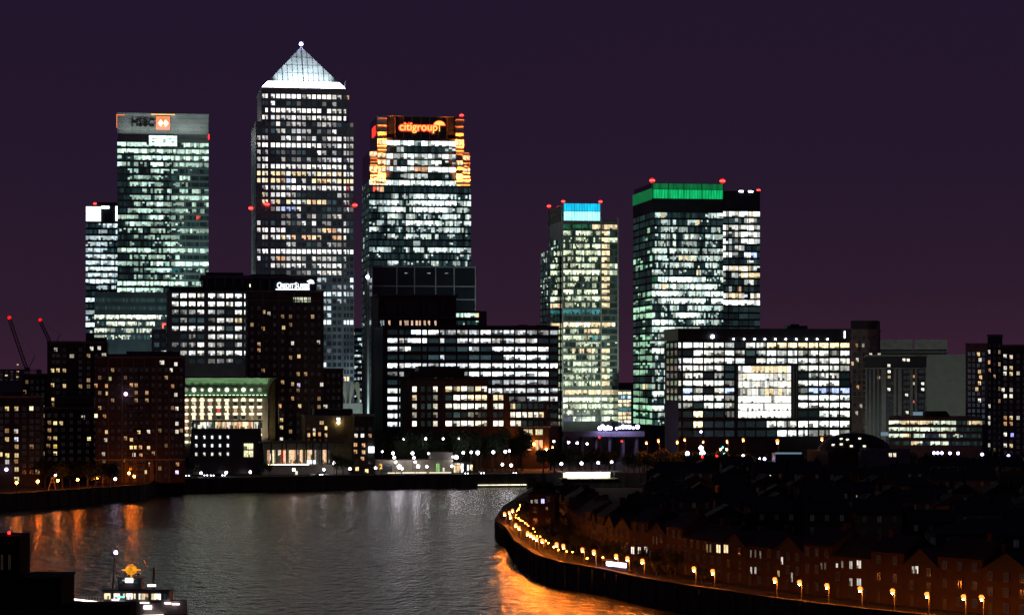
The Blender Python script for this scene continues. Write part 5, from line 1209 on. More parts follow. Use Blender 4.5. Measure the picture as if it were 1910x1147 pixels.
# unseen floodlights added to brighten the tower facades
def flood(px, py, d, tpx, tpy, td, power, col, label): floodlight(px, py, d, (WX(tpx, td), td, WZ(tpy, td)), power, col, 3.0, 95, label)
flood(1172, 806, 1195, 1085, 620, 1250, 110000, (.80, 1, .80), 'boxy floodlight on the ground aimed at the cyan crowned tower')
flood(990, 806, 1195, 1015, 600, 1260, 90000, (.85, 1, .85), 'boxy floodlight on the ground aimed at the left wing of the cyan crowned tower')
flood(1165, 812, 1240, 1205, 560, 1310, 60000, (.75, 1, .85), 'boxy floodlight on the ground aimed at the green crowned tower')
flood(668, 806, 1286, 625, 500, 1300, 30000, (.72, .86, 1.0), 'boxy floodlight on the ground aimed at the pyramid topped tower')
flood(668, 806, 1236, 690, 520, 1350, 45000, (.75, 1, .9), 'boxy floodlight on the ground aimed at the citigroup lettered tower')
flood(300, 806, 1290, 300, 420, 1420, 330000, (.75, 1, .92), 'boxy floodlight on the ground aimed at the HSBC lettered tower')
flood(1788, 815, 1190, 1770, 700, 1320, 110000, (.9, 1, .86), 'boxy floodlight on the ground aimed at the blank pale block')
flood(1600, 822, 1070, 1640, 720, 1120, 14000, (.85, 1, .9), 'boxy floodlight on the ground aimed at the ribbed apartment slab')
flood(390, 815, 1120, 390, 600, 1170, 5000, (.95, .95, 1), 'boxy floodlight on the ground aimed at the grey banded office block')

# ------------------------------------------------------------------ trees
def crown_mesh(n, leaf, seed, squash=.85, clumps=16):
    r = random.Random(seed); mb = MB(); cs = []
    for i in range(clumps):
        v = Vector((r.gauss(0, 1), r.gauss(0, 1), r.gauss(0, 1))).normalized() * r.uniform(.25, .72); v.z = v.z * squash; cs.append((v, r.uniform(.24, .42)))
    for i in range(n):
        c, s = r.choice(cs); p = c + Vector((r.gauss(0, 1), r.gauss(0, 1), r.gauss(0, 1))).normalized() * s * r.uniform(.5, 1.05)
        a = Vector((r.gauss(0, 1), r.gauss(0, 1), r.gauss(0, 1))).normalized(); q = a.orthogonal().normalized(); w_ = a.cross(q); k = leaf * r.uniform(.6, 1.3)
        mb.face([p - q * k, p + w_ * k * .6, p + q * k, p - w_ * k * .6])
    return mb
def tree_proto(name, n, leaf, seed, label, clumps=16):
    o = empty(name, (0, 0, -500)); tag(o, label, 'tree')
    c = crown_mesh(n, leaf, seed, clumps=clumps).build('crown', M['leaf'], o); c.location = (0, 0, .62); c.scale = (.42, .42, .42)
    r = random.Random(seed); t = MB().tube((0, 0, 0), (.01, 0, .34), .035, .024, 7)
    for i in range(5):
        a = 2 * math.pi * i / 5 + r.random(); t.tube((.01, 0, .28 + .03 * i), (.22 * math.cos(a), .22 * math.sin(a), .55 + .05 * r.random()), .016, .006, 5)
    t.build('trunk', M['bark'], o); index_kids(o); return o
PT = [tree_proto('broadleaf_tree', 1500, .075, 11 + i, 'x') for i in range(3)]
PN = [tree_proto('broadleaf_tree', 2600, .05, 31 + i, 'x', 22) for i in range(2)]
used = set()
def tree(x, y, h, label, group, near=False, wide=1.0):
    P = (PN if near else PT)[R.randrange(2 if near else 3)]
    if P.name in used: o = copy_tree(P)
    else: o = P; used.add(P.name)
    o.location = (x, y, GZ); o.scale = (h * wide, h * wide * R.uniform(.9, 1.1), h); o.rotation_euler = (0, 0, R.uniform(0, 6.28)); tag(o, label, 'tree', group); return o
for i in range(30):
    px = 703 + 9.3 * i + R.uniform(-3, 3); d = R.uniform(1048, 1072); tree(WX(px, d), d, R.uniform(17, 21.5), 'dark leafy tree in the tall row behind the far embankment lamps', 'trees behind the far embankment', wide=R.uniform(.6, .75))
for px in (84, 100, 116, 131, 147, 163, 178, 192, 207): d = R.uniform(898, 914); tree(WX(px, d), d, R.uniform(8.5, 12), 'dark bushy tree in the row on the left quay below the balconied block', 'trees on the left quay', wide=1.05)
for px, d, h in ((352, 1005, 9), (361, 1004, 7), (318, 950, 7), (303, 948, 6), (489, 1006, 7), (504, 1006, 6), (628, 1012, 10), (640, 1014, 9), (653, 1012, 8)): tree(WX(px, d), d, h, 'small dark tree standing singly on the far embankment promenade', 'small trees on the far promenade')
for i in range(22):
    px = 1012 + 11.5 * i + R.uniform(-4, 4); d = R.uniform(1010, 1068); tree(WX(px, d), d, R.uniform(8, 13), 'dark tree near the road junction below the right hand towers', 'trees around the road junction', wide=1.0)
for i in range(26):
    px = 1285 + 11 * i + R.uniform(-4, 4); d = R.uniform(930, 1010)
    if 1540 < px < 1700 and d < 965: d += 50
    tree(WX(px, d), d, R.uniform(8, 12), 'dark tree in the belt in front of the broad atrium block', 'trees before the atrium block', wide=1.0)
for i in range(13):
    px = 1700 + 18 * i + R.uniform(-5, 5); d = R.uniform(965, 1000); tree(WX(px, d), d, R.uniform(9, 14), 'dark tree below the apartment towers at the right', 'trees at the right', wide=1.0)

for px, d in ((1205, 1040), (1228, 1045), (1263, 1045), (1277, 1050), (1311, 1040), (1356, 1030), (1386, 1030), (1450, 1010), (1360, 778), (1212, 1042), (1270, 1046), (1442, 1012)):
    tree(WX(px, d) + R.uniform(-3, 3), d + 3.5, R.uniform(9, 12), 'tree glowing orange beside a lamp at the road junction', 'orange lit trees at the road junction', wide=1.1)

# ------------------------------------------------------------------ houses of the right bank
def gable_roof(W, D, z, rise, along=True):
    mb = MB(); e = .35
    if along:
        mb.face([(-e, -e, z - .2), (W + e, -e, z - .2), (W + e, D / 2, z + rise), (-e, D / 2, z + rise)]); mb.face([(W + e, D + e, z - .2), (-e, D + e, z - .2), (-e, D / 2, z + rise), (W + e, D / 2, z + rise)])
        mb.face([(0, 0, z), (0, D / 2, z + rise - .15), (0, D, z)]); mb.face([(W, 0, z), (W, D, z), (W, D / 2, z + rise - .15)])
    else:
        mb.face([(-e, -e, z - .2), (W / 2, -e, z + rise), (W / 2, D + e, z + rise), (-e, D + e, z - .2)]); mb.face([(W + e, D + e, z - .2), (W / 2, D + e, z + rise), (W / 2, -e, z + rise), (W + e, -e, z - .2)])
        mb.face([(0, 0, z), (W, 0, z), (W / 2, 0, z + rise - .1)]); mb.face([(W, D, z), (0, D, z), (W / 2, D, z + rise - .1)])
    return mb
HOUSES = []
def house(x, y, rot, W, H, label, group, D=9.0, storeys=3, mat='red', along=True, hip=False):
    px = PX0 + F * x / y; b = B('terraced_house', label, 'house', px, px, y, rot, group); b.W = W; b.dm = y; b.H = H; b.wins = []
    b.o.location = (x, y, GZ); b.x0 = x
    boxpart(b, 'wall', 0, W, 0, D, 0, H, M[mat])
    rise = R.uniform(2.6, 3.6)
    if hip:
        mb = MB(); e = .4; r0 = D * .45
        mb.face([(-e, -e, H), (W + e, -e, H), (W - r0, D / 2, H + rise), (r0, D / 2, H + rise)]); mb.face([(W + e, D + e, H), (-e, D + e, H), (r0, D / 2, H + rise), (W - r0, D / 2, H + rise)])
        mb.face([(-e, D + e, H), (-e, -e, H), (r0, D / 2, H + rise)]); mb.face([(W + e, -e, H), (W + e, D + e, H), (W - r0, D / 2, H + rise)])
    else: mb = gable_roof(W, D, H, rise, along)
    rf = b.put('roof', mb, M['slate'])
    cx_ = R.choice((.15, .85)) * W; MB().box(cx_ - .5, cx_ + .5, D * .42, D * .58, H + rise * .4, H + rise + 1.1).build('chimney', M['red'], rf)
    b.n = storeys; b.D = D; HOUSES.append(b); return b
def finish_house(b):
    W, H, n = b.W, b.H, b.n; k = max(2, int(W / 3)); wl = list(b.wins)
    for i in range(n):
        for j in range(k):
            if i == 0 and j == 0: continue
            u = W * (j + .5) / k; z = H * (i + .52) / n
            if all(abs(u - (q[0] + q[1]) / 2) > (q[1] - q[0]) / 2 + .85 or abs(z - (q[2] + q[3]) / 2) > (q[3] - q[2]) / 2 + 1.0 for q in b.wins):
                f = R.uniform(.2, 1.4); wl.append((u - .5, u + .5, z - .75, z + .75, (.006 * f, .006 * f, .007 * f)))
    windows(b, wl, ('F', 0), off=-.07, frame=.09)
    u = W * .5 / k; MB().box(u - .5, u + .5, -.08, -.01, 0, 2.1).build('door', M['darkclad'], b.o)
fl_ = offset_line(NEAR[1:-1], 15.5)
def walk(pts, start, lens):
    """points along a polyline every len"""
    out = []; i = 0; pos = Vector(pts[0]); need = start
    segs = [(Vector(a), Vector(c)) for a, c in zip(pts, pts[1:])]; acc = [0]
    for a, c in segs: acc.append(acc[-1] + (c - a).length)
    def at(s):
        for k, (a, c) in enumerate(segs):
            if s <= acc[k + 1] or k == len(segs) - 1: t = (s - acc[k]) / (acc[k + 1] - acc[k]); return a.lerp(c, t)
    s = start
    for L in lens:
        if s + L > acc[-1]: break
        out.append((at(s), at(s + L))); s += L
    return out
looks = ['plain brick terraced house facing the promenade lamps', 'gabled brick terraced house facing the promenade lamps', 'taller brick terraced house facing the promenade lamps']
lens = [R.uniform(8.5, 11.5) for _ in range(40)]
for i, (p, q) in enumerate(walk(fl_, 46, lens)):
    rot = math.degrees(math.atan2(q.y - p.y, q.x - p.x)); k = R.randrange(3)
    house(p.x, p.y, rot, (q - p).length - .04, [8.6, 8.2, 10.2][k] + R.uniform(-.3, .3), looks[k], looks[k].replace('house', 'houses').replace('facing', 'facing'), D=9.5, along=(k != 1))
tip = house(WX(986, 628), 628, -6, 7.2, 11.8, 'hip roofed brick house at the tip of the promenade with a bluish lit top window', None, D=13, storeys=4, hip=True)
tip.wins += [(tip.U(1009.5), tip.U(1015.5), tip.Z(938), tip.Z(930), (.9, .95, 2.2)), (tip.U(990), tip.U(993.5), tip.Z(938), tip.Z(932), (.35, .33, .3)), (tip.U(997), tip.U(1003), tip.Z(938), tip.Z(931), (.3, .25, .2))]
big = house(WX(1697, 446) + 4, 452, -24, 26, 13.2, 'large brick house block with a broad hipped slate roof at the end of the promenade', None, D=16, storeys=4, hip=True)
nfront = len(HOUSES)
rowdefs = [(585, 12.5, 0), (640, 12, 5), (700, 11.5, -4), (765, 12, 3), (830, 12.5, 0), (890, 13, 0)]
for d, step, rot in rowdefs:
    xb = next(a[0] + (c_[0] - a[0]) * (a[1] - d) / (a[1] - c_[1]) for a, c_ in zip(NEAR, NEAR[1:]) if a[1] >= d >= c_[1]); x = max(xb + 34, WX(1040, d)); i = 0
    while x < WX(1960, d):
        y = d + math.sin(i * .9) * 6
        if d > 690 and WX(1175, d) > x: x += step; continue
        if not (d > 850 and WX(1530, d) < x < WX(1700, d)) and not (d < 600 and x < 40):
            k = R.randrange(3)
            lab = ['dark roofed terraced house in the unlit rows behind the promenade', 'dark gabled house in the unlit rows behind the promenade', 'dark three storey house in the unlit rows behind the promenade'][k]
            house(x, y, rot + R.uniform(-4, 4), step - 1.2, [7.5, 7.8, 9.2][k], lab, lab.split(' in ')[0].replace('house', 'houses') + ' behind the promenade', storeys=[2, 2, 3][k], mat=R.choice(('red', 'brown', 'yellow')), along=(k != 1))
        x += step; i += 1
LITH = [(1181, 1026, 1.6, 1.6, WW, 1.3), (1193.5, 1026, 1.5, 1.5, WW, 1.3), (1205.5, 1025.5, 1.5, 1.5, (1, .97, .9), 1.3), (1167, 1024, .5, 1.4, WW, .5), (1219.5, 1007, .45, 1.6, WW, .6), (1226, 1008, .45, 1.6, WW, .7), (1214, 1033, .5, 1.4, WW, .4), (1320, 1022, .6, 1.7, WL, .8), (1326, 1022, .6, 1.7, WL, .8), (1341, 1023, 1.9, 1.7, (1, .78, .42), 1.4), (1355, 1023, 1.8, 1.7, (1, .78, .42), 1.2),
        (1401.5, 1032, .5, 1.5, WW, .4), (1410, 1032, .5, 1.5, WW, .3), (1419, 1034, .5, 1.5, WW, .5), (1402, 1063, .6, 1.4, (1, .97, .9), 1.0), (1410, 1063, .6, 1.4, (1, .97, .9), 1.0), (1459.5, 1045, .7, 1.5, (1, .85, .7), 1.5), (1453, 1069, .7, 1.2, WL, 1.0), (1478, 1076, .6, 1.9, WW, .8), (1533, 1055, .5, 1.3, WW, .3), (1540, 1055, .5, 1.3, WW, .2), (1562, 1054, .6, .8, (1, 1, .95), 1.3), (1572, 1052, .5, 1.3, WW, .4), (1588, 1053, .9, 1.5, WW, .6), (1603, 1052, 1.3, 1.5, WW, .9), (1588, 1085, .9, 1.5, WW, .5), (1603, 1085, 1.3, 1.4, WW, .6),
        (1687, 1050, 1.1, 1.4, (1, .75, .12), 1.2), (1688, 1081, 1.0, 1.2, (.7, .7, .6), .35), (1724.5, 1035, .45, 1.5, (1, .92, .85), 1.3), (1731, 1036, .45, 1.5, (1, .92, .85), 1.3), (1704, 1062, .6, 1.3, WW, .6), (1711, 1062, .7, 1.4, WW, 1.0), (1808, 1037.5, .7, .8, (.85, 1, .75), 1.0), (1787, 1041, .4, .4, WW, 1.0), (1882, 1038, .8, .8, WW, .4), (1900, 1039, .9, .8, WW, .8), (1883, 1063, .9, 1.2, WW, .5), (1900, 1064, 1.0, 1.2, (1, .8, .7), .8), (1867, 1068, .4, 1.3, WW, .4), (1326.5, 966, .8, 1.4, (1, .72, .5), 1.2),
        (1395, 938, .7, .8, WW, 1.3), (1466, 875, 1.0, 1.3, (1, .9, .5), 1.0), (1543.5, 874.5, .9, .9, (1, .85, .5), .8), (1566, 875, .7, .9, WV, .6), (1435, 888, 1.0, .9, (1, 1, 1.1), 1.6), (1424, 900, .8, .6, (1, .95, .9), 1.5), (1548, 913, 1.0, .8, (1, .95, .8), 1.6), (1568, 913.5, .6, .5, (1, 1, 1), 1.4), (1645, 868, .5, .7, WW, .9), (1660, 868, .8, .9, WW, .9), (1448, 991.5, .9, .35, (1, 1, 1), 1.0), (1624, 1015.5, .9, .6, (1, 1, .95), 1.6), (1410, 955, .8, .4, (1, .5, .4), 1.3), (1331, 928.5, .7, .5, (1, 1, .8), 1.2), (1020, 948, .5, .8, WO, .3)]
for (px, py, w_, h_, c, k) in LITH:
    for b in sorted(HOUSES, key=lambda q: q.o.location.y):
        u = b.U(px); z = b.Z(py, u)
        if w_ / 2 + .1 < u < b.W - w_ / 2 - .1 and h_ / 2 + .15 < z < b.H - h_ / 2 - .1:
            if all(abs(u - (q[0] + q[1]) / 2) > (w_ + q[1] - q[0]) / 2 + .1 or abs(z - (q[2] + q[3]) / 2) > (h_ + q[3] - q[2]) / 2 + .1 for q in b.wins): b.wins.append((u - w_ / 2, u + w_ / 2, z - h_ / 2, z + h_ / 2, tuple(q * k for q in c)))
            break
for b in HOUSES[nfront:]:  # random lit windows added to brighten the dark rear rows
    if R.random() < .42 and not b.wins:
        u, z = R.uniform(1.5, b.W - 1.5), R.choice((1.8, b.H - 1.9)); f = R.uniform(.35, 1.0); b.wins.append((u - .5, u + .5, z - .7, z + .7, (f, f * R.uniform(.6, .85), f * R.uniform(.3, .6))))
lit_seen = 0
for b in HOUSES:
    if b.wins and b not in (tip, big):
        b.o['group'] = b.o.get('group', 'houses')
        n = len(b.wins); u0 = sum(q[0] for q in b.wins) / n; warm_ = sum(q[4][0] - q[4][2] for q in b.wins) / n
        kind = 'warm' if warm_ > .35 else 'pale'
        near_ = HOUSES.index(b) < nfront
        shape = 'narrow' if min(q[1] - q[0] for q in b.wins) < .65 else 'square'
        b.o['label'] = f"{'promenade' if near_ else 'rear row'} house with {['no','one','two','three','four','five','six','seven','eight','nine','ten'][min(n,10)]} {kind} lit {shape} window{'s' if n > 1 else ''} at {round(b.o.location.y)} metres"
        if 'group' in b.o: del b.o['group']
    finish_house(b)
# tidy the labels of the lit houses: the nearest lamp or landmark instead of a distance
place = {}
for b in HOUSES:
    if ' at ' in b.o['label'] and b.o['label'].endswith('metres'):
        base = b.o['label'].rsplit(' at ', 1)[0]; place.setdefault(base, []).append(b)
ords = ['first', 'second', 'third', 'fourth', 'fifth', 'sixth', 'seventh', 'eighth', 'ninth', 'tenth', 'eleventh', 'twelfth', 'thirteenth', 'fourteenth', 'fifteenth', 'sixteenth', 'seventeenth', 'eighteenth', 'nineteenth', 'twentieth', 'twenty first', 'twenty second', 'twenty third', 'twenty fourth', 'twenty fifth']
for base, bs in place.items():
    bs.sort(key=lambda q: PX0 + F * q.o.location.x / q.o.location.y)
    for i, b in enumerate(bs): b.o['label'] = base + ('' if len(bs) == 1 else f', {ords[i]} from the left')
b = B('low_hall', 'low dark hall with two long pale blue rooflights behind the unlit house rows', 'hall', 1278, 1362, 842, rot=0)
boxpart(b, 'wall', 0, b.W, 0, 14, 0, b.Z(902), M['brown'])
MB().box(b.U(1286), b.U(1318), -.3, .6, b.Z(902) + .01, b.Z(896.5)).box(b.U(1327), b.U(1356), -.3, .6, b.Z(902) + .01, b.Z(896)).build('rooflight', M['L_skylight'], b.o)
b = B('low_hall', 'small low hall with a pale lit eaves strip left of the domed hall', 'hall', 1446, 1500, 945, rot=0)
boxpart(b, 'wall', 0, b.W, 0, 12, 0, b.Z(846), M['darkclad']); MB().box(0, b.U(1495), -.5, -.05, b.Z(846.5), b.Z(843.5)).build('eaves_light', M['L_skylight'], b.o)
b = B('low_hall', 'low dark workshop with a dim row of small windows among the unlit house rows', 'workshop', 1570, 1680, 735, rot=0)
boxpart(b, 'wall', 0, b.W, 0, 8, 0, b.Z(925), M['darkclad']); mb = MB(); band(mb, ('F', 0), b.U(1586), b.U(1668), b.Z(937.5), b.Z(932.5), '1020443007025877010300', COOL, 1, off=-.06); b.put('window_band', mb, M['glass'])
# floodlamp on the big house
MB().ball((big.U(1706), -.8, big.Z(1003)), .26).build('wall_floodlamp', M['L_white'], big.o)

for px, py, d in ((1240, 905, 742), (1420, 921, 720), (1505, 893, 800), (1612, 905, 770), (1700, 950, 640), (1790, 918, 745), (1850, 962, 622), (1286, 952, 668), (1560, 962, 622), (1885, 890, 815)):  # lamps added for small pools of light between the rear houses
    street_lamp(px, py, d, 'L_quay', 'small orange lamp between the unlit house rows of the right bank', 'orange lamps between the rear house rows', r=.3, base=GZ)
# trees on the right bank
for i in range(46):
    d = R.uniform(560, 900); px = R.uniform(1060, 1920); x = WX(px, d)
    if px < 1175 and d > 640: continue
    if any((x - b.o.location.x - 5) ** 2 + (d - b.o.location.y - 4) ** 2 < 60 for b in HOUSES) or (d < 600 and x < 45): continue
    tree(x, d, R.uniform(7, 11), 'dark tree between the unlit house rows of the right bank', 'trees between the right bank houses')
pl = walk(offset_line(NEAR[1:-1], 12.2), 4, [6.5] * 40)
for i, (p, q) in enumerate(pl):
    if i % 3 == 2 and i > 6: continue
    tree(p.x + R.uniform(-.6, .6), p.y, R.uniform(4.2, 6.8), 'small street tree between the promenade lamps and the brick houses', 'street trees along the promenade', near=True)
pl = walk(offset_line(NEAR[1:-1], 7.2), 8, [4.6] * 60)
for i, (p, q) in enumerate(pl):
    if R.random() < .25 or (abs(PX0 + F * p.x / p.y - 1128) < 26): continue
    tree(p.x + R.uniform(-1, 1), p.y + R.uniform(-1, 1), R.uniform(2.6, 4.4), 'small leafy tree beside the promenade lamps above the river wall', 'small trees beside the promenade lamps', near=True, wide=1.05)
for p, q in walk(offset_line(NEAR[1:-1], 5.6), 14, [R.uniform(4, 13) for _ in range(30)]):
    px = PX0 + F * p.x / p.y; d = p.y; zz_ = GZ + R.uniform(.9, 2.6)
    street_lamp(px, PY0 - (zz_ - HC) * F / d, d, 'L_quay', 'tiny low orange lamp between the taller promenade lamps', 'tiny lamps along the promenade', r=R.uniform(.11, .2), name='bollard_lamp')
# bare tree glowing in the lamplight
d = 432; x = WX(1806, d); bt = empty('bare_tree', (x, d, GZ)); tag(bt, 'leafless forked tree lit orange between the last two promenade lamps', 'tree')
mb = MB(); r_ = random.Random(5)
def limb(p, dr, L, rad, lev):
    q = p + dr * L; mb.tube(p, q, rad, rad * .65, 6)
    if lev:
        for k in range(3 if lev > 1 else 2): limb(q, (dr + Vector((r_.uniform(-.75, .75), r_.uniform(-.5, .5), r_.uniform(-.05, .5)))).normalized(), L * r_.uniform(.6, .8), rad * .62, lev - 1)
limb(Vector((0, 0, 0)), Vector((.05, 0, 1)), 1.9, .17, 4); mb.build('trunk', M['bark'], bt)

# ------------------------------------------------------------------ cars
def car_proto(mat, label):
    o = empty('parked_car', (0, 0, 0)); tag(o, label, 'car')
    prof = [(-2.1, .35), (2.1, .35), (2.15, .75), (1.2, .95), (.6, 1.42), (-1.2, 1.45), (-1.9, .98), (-2.15, .9)]; mb = MB(); hw_ = .85
    L_ = [(x, -hw_ * (.86 if z > 1.2 else 1), z) for x, z in prof]; R_ = [(x, hw_ * (.86 if z > 1.2 else 1), z) for x, z in prof]
    mb.face(L_); mb.face(list(reversed(R_)))
    for i in range(len(prof)): j = (i + 1) % len(prof); mb.face([L_[j], L_[i], R_[i], R_[j]])
    mb.build('body', M[mat], o)
    g = MB()
    for s in (-1, 1): g.face([(x, s * (hw_ * .93 + .012), z) for x, z in ((1.05, .98), (.52, 1.36), (-1.1, 1.38), (-1.7, 1.0))][::s])
    g.face([(1.16, -.7, 1.0), (1.16, .7, 1.0), (.66, .66, 1.39), (.66, -.66, 1.39)]); g.build('side_window', M['dark'], o)
    for x_ in (-1.35, 1.35):
        for s in (-1, 1): MB().tube((x_, s * .72, .33), (x_, s * .9, .33), .33, n=12).build('wheel', M['rubber'], o)
    for s in (-1, 1):
        MB().box(2.1, 2.18, s * .6 - .15, s * .6 + .15, .58, .74).build('headlight', M['whitetrim'], o); MB().box(-2.2, -2.12, s * .6 - .15, s * .6 + .15, .7, .84).build('tail_light', M['carpaint'], o)
    index_kids(o); return o
c1, c2 = car_proto('carpaint', 'x'), car_proto('cardark', 'x'); firsts = [c1, c2]
rd = walk(offset_line(NEAR[1:-1], 9.6), 40, [5.2] * 60); spots = [3, 6, 10, 11, 14, 17, 18, 21, 24, 25, 27, 29]
for n_, i in enumerate(spots):
    if i >= len(rd): continue
    P = (c1, c2)[1 if n_ % 3 else 0]; o = firsts.pop(firsts.index(P)) if P in firsts else copy_tree(P)
    p, q = rd[i]; o.location = (p.x, p.y, GZ + .01); o.rotation_euler = (0, 0, math.atan2(q.y - p.y, q.x - p.x))
    tag(o, 'dark red car parked between the promenade lamps and the brick houses' if P is c1 else 'near black car parked between the promenade lamps and the brick houses', 'car', 'red cars along the promenade' if P is c1 else 'dark cars along the promenade')
# white and violet lights of a stopped van by the wall
d = 521; o = empty('lit_kiosk', (WX(1128, d), d, GZ)); tag(o, 'low promenade shelter with a bright violet white strip of light', 'shelter'); o.rotation_euler = (0, 0, math.radians(-55))
MB().box(0, 7.5, .5, 2.2, 0, 2.3).build('wall', M['darkclad'], o); MB().box(-.2, 7.7, -.6, 2.4, 2.304, 2.5).build('roof', M['metal'], o)
for i in range(3): MB().box(.2 + 2.45 * i, 2.3 + 2.45 * i, .3, .49, 1.1, 2.0).build('light_panel', M['L_violet' if i != 1 else 'L_blue'], o)
def lit_car(px, py, d, yaw, label, i=0):
    o = copy_tree(c2); o.location = (WX(px, d), d, GZ + .13); o.rotation_euler = (0, 0, math.radians(yaw)); tag(o, label, 'car', 'cars with headlights on the far promenade'); o.name = 'parked_car'
    for s in (-1, 1): MB().ball((2.25, s * .6, .68), .2, 7, 5).build('headlight_beam', M['L_white'], o)
for px, d in ((352, 998), (385, 1000), (399, 999), (413, 1000), (596, 1006), (868, 1020), (898, 1022), (962, 1024)): lit_car(px, 0, d, -80 + R.uniform(-25, 25), 'dark car with white headlights on along the far embankment')

# ------------------------------------------------------------------ left: cranes, timber frame, distant blocks
def lattice(mb, p0, p1, w, n, r=.12):
    p0, p1 = Vector(p0), Vector(p1); d_ = (p1 - p0).normalized(); a = Vector((0, 1, 0)); c = d_.cross(a).normalized()
    cs = [p0 + a * w * i + c * w * j for i, j in ((-1, -1), (1, -1), (1, 1), (-1, 1))]; dv = p1 - p0
    for q in cs: mb.tube(q, q + dv, r * 1.3, n=4)
    for k in range(n):
        for i in range(4):
            A, Bq = cs[i] + dv * (k / n), cs[(i + 1) % 4] + dv * ((k + 1) / n); mb.tube(A, Bq, r, n=4, caps=False)
def crane(px0, py0, px1, py1, d, label):
    x, z = WX(px0, d), WZ(py0, d); o = empty('tower_crane', (x, d, GZ)); tag(o, label, 'crane'); h = z - GZ
    t = MB(); lattice(t, (0, 0, 0), (0, 0, h), 1.0, 14, .14); t.build('mast', M['metal'], o)
    tip_ = Vector((WX(px1, d) - x, 0, WZ(py1, d) - GZ)); j = MB(); lattice(j, (0, 0, h), tip_, .9, 20, .16); j.build('jib', M['metal'], o)
    k = MB(); lattice(k, (0, 0, h), (8, 0, h + .5), .8, 5); k.box(6, 9, -1.2, 1.2, h - 1.5, h + .8).box(-1.4, 1.4, -1.4, 1.4, h - .2, h + 2.2); k.build('counter_jib', M['metal'], o)
    s_ = MB().tube((5, 0, h + 10), tip_, .06).tube((0, 0, h), (5, 0, h + 10), .25); s_.build('stay', M['metal'], o)
    MB().ball((tip_.x, 0, tip_.z + .8), 1.25, 9, 6).build('warning_light', M['L_red'], o)
crane(51, 692, 17.5, 595, 1480, 'raised crane boom with a red tip light, nearest the left edge')
crane(99, 650, 75, 599, 1620, 'raised crane boom with a red tip light just left of the brown riverside tower')
d = 882; x = WX(98, d); o = empty('timber_frame', (x, d, GZ + .12)); tag(o, 'tall A shaped timber frame glowing orange on the left quay', 'frame')
for s in (-1, 1): MB().tube((s * 1.5, -.3, 0), (s * .25, 0, 4.6), .22, .2).build('leg', M['palestone'], o)
MB().box(-.9, .9, -.25, .25, 2.9, 3.2).box(-.5, .5, -.3, .3, 4.3, 5.0).build('cross_beam', M['palestone'], o)
flats('distant_block', 'distant low block with tiny lit windows behind the left cranes', 'building', -30, 44, 690, 2400, M['grey'], [2, 12, 22, 32], 693, 5, 4, [(33, 680, WL, .6), (33, 693, WL, .8), (12, 700, WL, .8), (33, 703, WL, .8)], ww=2.4, wh=1.2, dim=(.02, .015, .015), frame=.2)

# ------------------------------------------------------------------ the passenger boat
d = 476; bo = empty('passenger_boat', (WX(118, d), d, 0), math.radians(-4)); tag(bo, 'white passenger boat with lit decks and an amber dome passing the dark foreground wharf', 'boat')
def bz(py): return WZ(py, d)
def bx(px): return (px - 118) / F * d
Lb = bx(352)
hl = MB(); st_ = [(0, 1.6), (.15, 2.4), (.5, 2.6), (.8, 2.1), (.93, 1.1), (1.0, .08)]
for (t0, w0), (t1, w1) in zip(st_, st_[1:]):
    xa, xb = Lb * t0, Lb * t1; sh = lambda t: 2.6 + 1.0 * max(0, t - .6) ** 1.5
    for s in (-1, 1):
        q = [(xa, s * w0 * .8, -.4), (xb, s * w1 * .7, -.4), (xb, s * w1, sh(t1)), (xa, s * w0, sh(t0))]; hl.face(q if s < 0 else q[::-1])
    hl.face([(xa, -w0, sh(t0) - .25), (xb, -w1, sh(t1) - .25), (xb, w1, sh(t1) - .25), (xa, w0, sh(t0) - .25)])
hl.face([(0, -1.6, 2.6), (0, 1.6, 2.6), (0, 1.28, -.4), (0, -1.28, -.4)]); hl.build('hull', M['hull'], bo)
def bbox(name, p0, p1, y0, y1, pa, pb, mat): return MB().box(bx(p0), bx(p1), y0, y1, bz(pa), bz(pb)).build(name, mat, bo)
sal = MB().box(bx(196), bx(322), -1.9, 1.9, 2.36, 4.9).build('saloon', M['hull'], bo)
mb = MB(); band(mb, ('F', -1.9), bx(200), bx(318), 3.1, 4.3, "yy08Y0y99y08yo0y8900", (1, .85, .75), 2, off=-.06); mb.build('saloon_window', M['glass'], bo)
MB().box(bx(192), bx(326), -2.1, 2.1, 4.904, 5.1).build('saloon_roof', M['navy'], bo)
MB().box(bx(225), bx(268), -1.2, 1.2, 5.104, 7.3).build('wheelhouse', M['hull'], bo)
mb = MB(); band(mb, ('F', -1.2), bx(227), bx(266), 6.2, 7.0, "0300200", COOL, 1, off=-.06); mb.build('wheelhouse_window', M['glass'], bo)
MB().box(bx(221), bx(272), -1.5, 1.5, 7.304, 7.45).build('wheelhouse_roof', M['navy'], bo)
MB().ball((bx(246.5), 0, bz(1061.5)), 1.22, 14, 9, .85).tube((bx(246.5), 0, 7.45), (bx(246.5), 0, bz(1068)), .18).build('amber_dome', M['L_amber'], bo)
cg = MB()
for k in range(6): a = math.pi * k / 6; cg.tube((bx(246.5) + 1.3 * math.cos(a), 1.3 * math.sin(a), bz(1061.5)), (bx(246.5) + .25 * math.cos(a), .25 * math.sin(a), bz(1061.5) + 1.12), .05, n=4).tube((bx(246.5) - 1.3 * math.cos(a), -1.3 * math.sin(a), bz(1061.5)), (bx(246.5) - .25 * math.cos(a), -.25 * math.sin(a), bz(1061.5) + 1.12), .05, n=4)
cg.tube((bx(246.5), 0, bz(1061.5) - .07), (bx(246.5), 0, bz(1061.5) + .07), 1.95, 1.95, 16); cg.build('dome_ring', M['L_amber'], bo)
MB().tube((bx(211), 0, 5.1), (bx(216), 0, bz(1029)), .16, .09).tube((bx(211), 0, 9), (bx(222), 0, 9.6), .05).build('mast', M['navy'], bo)
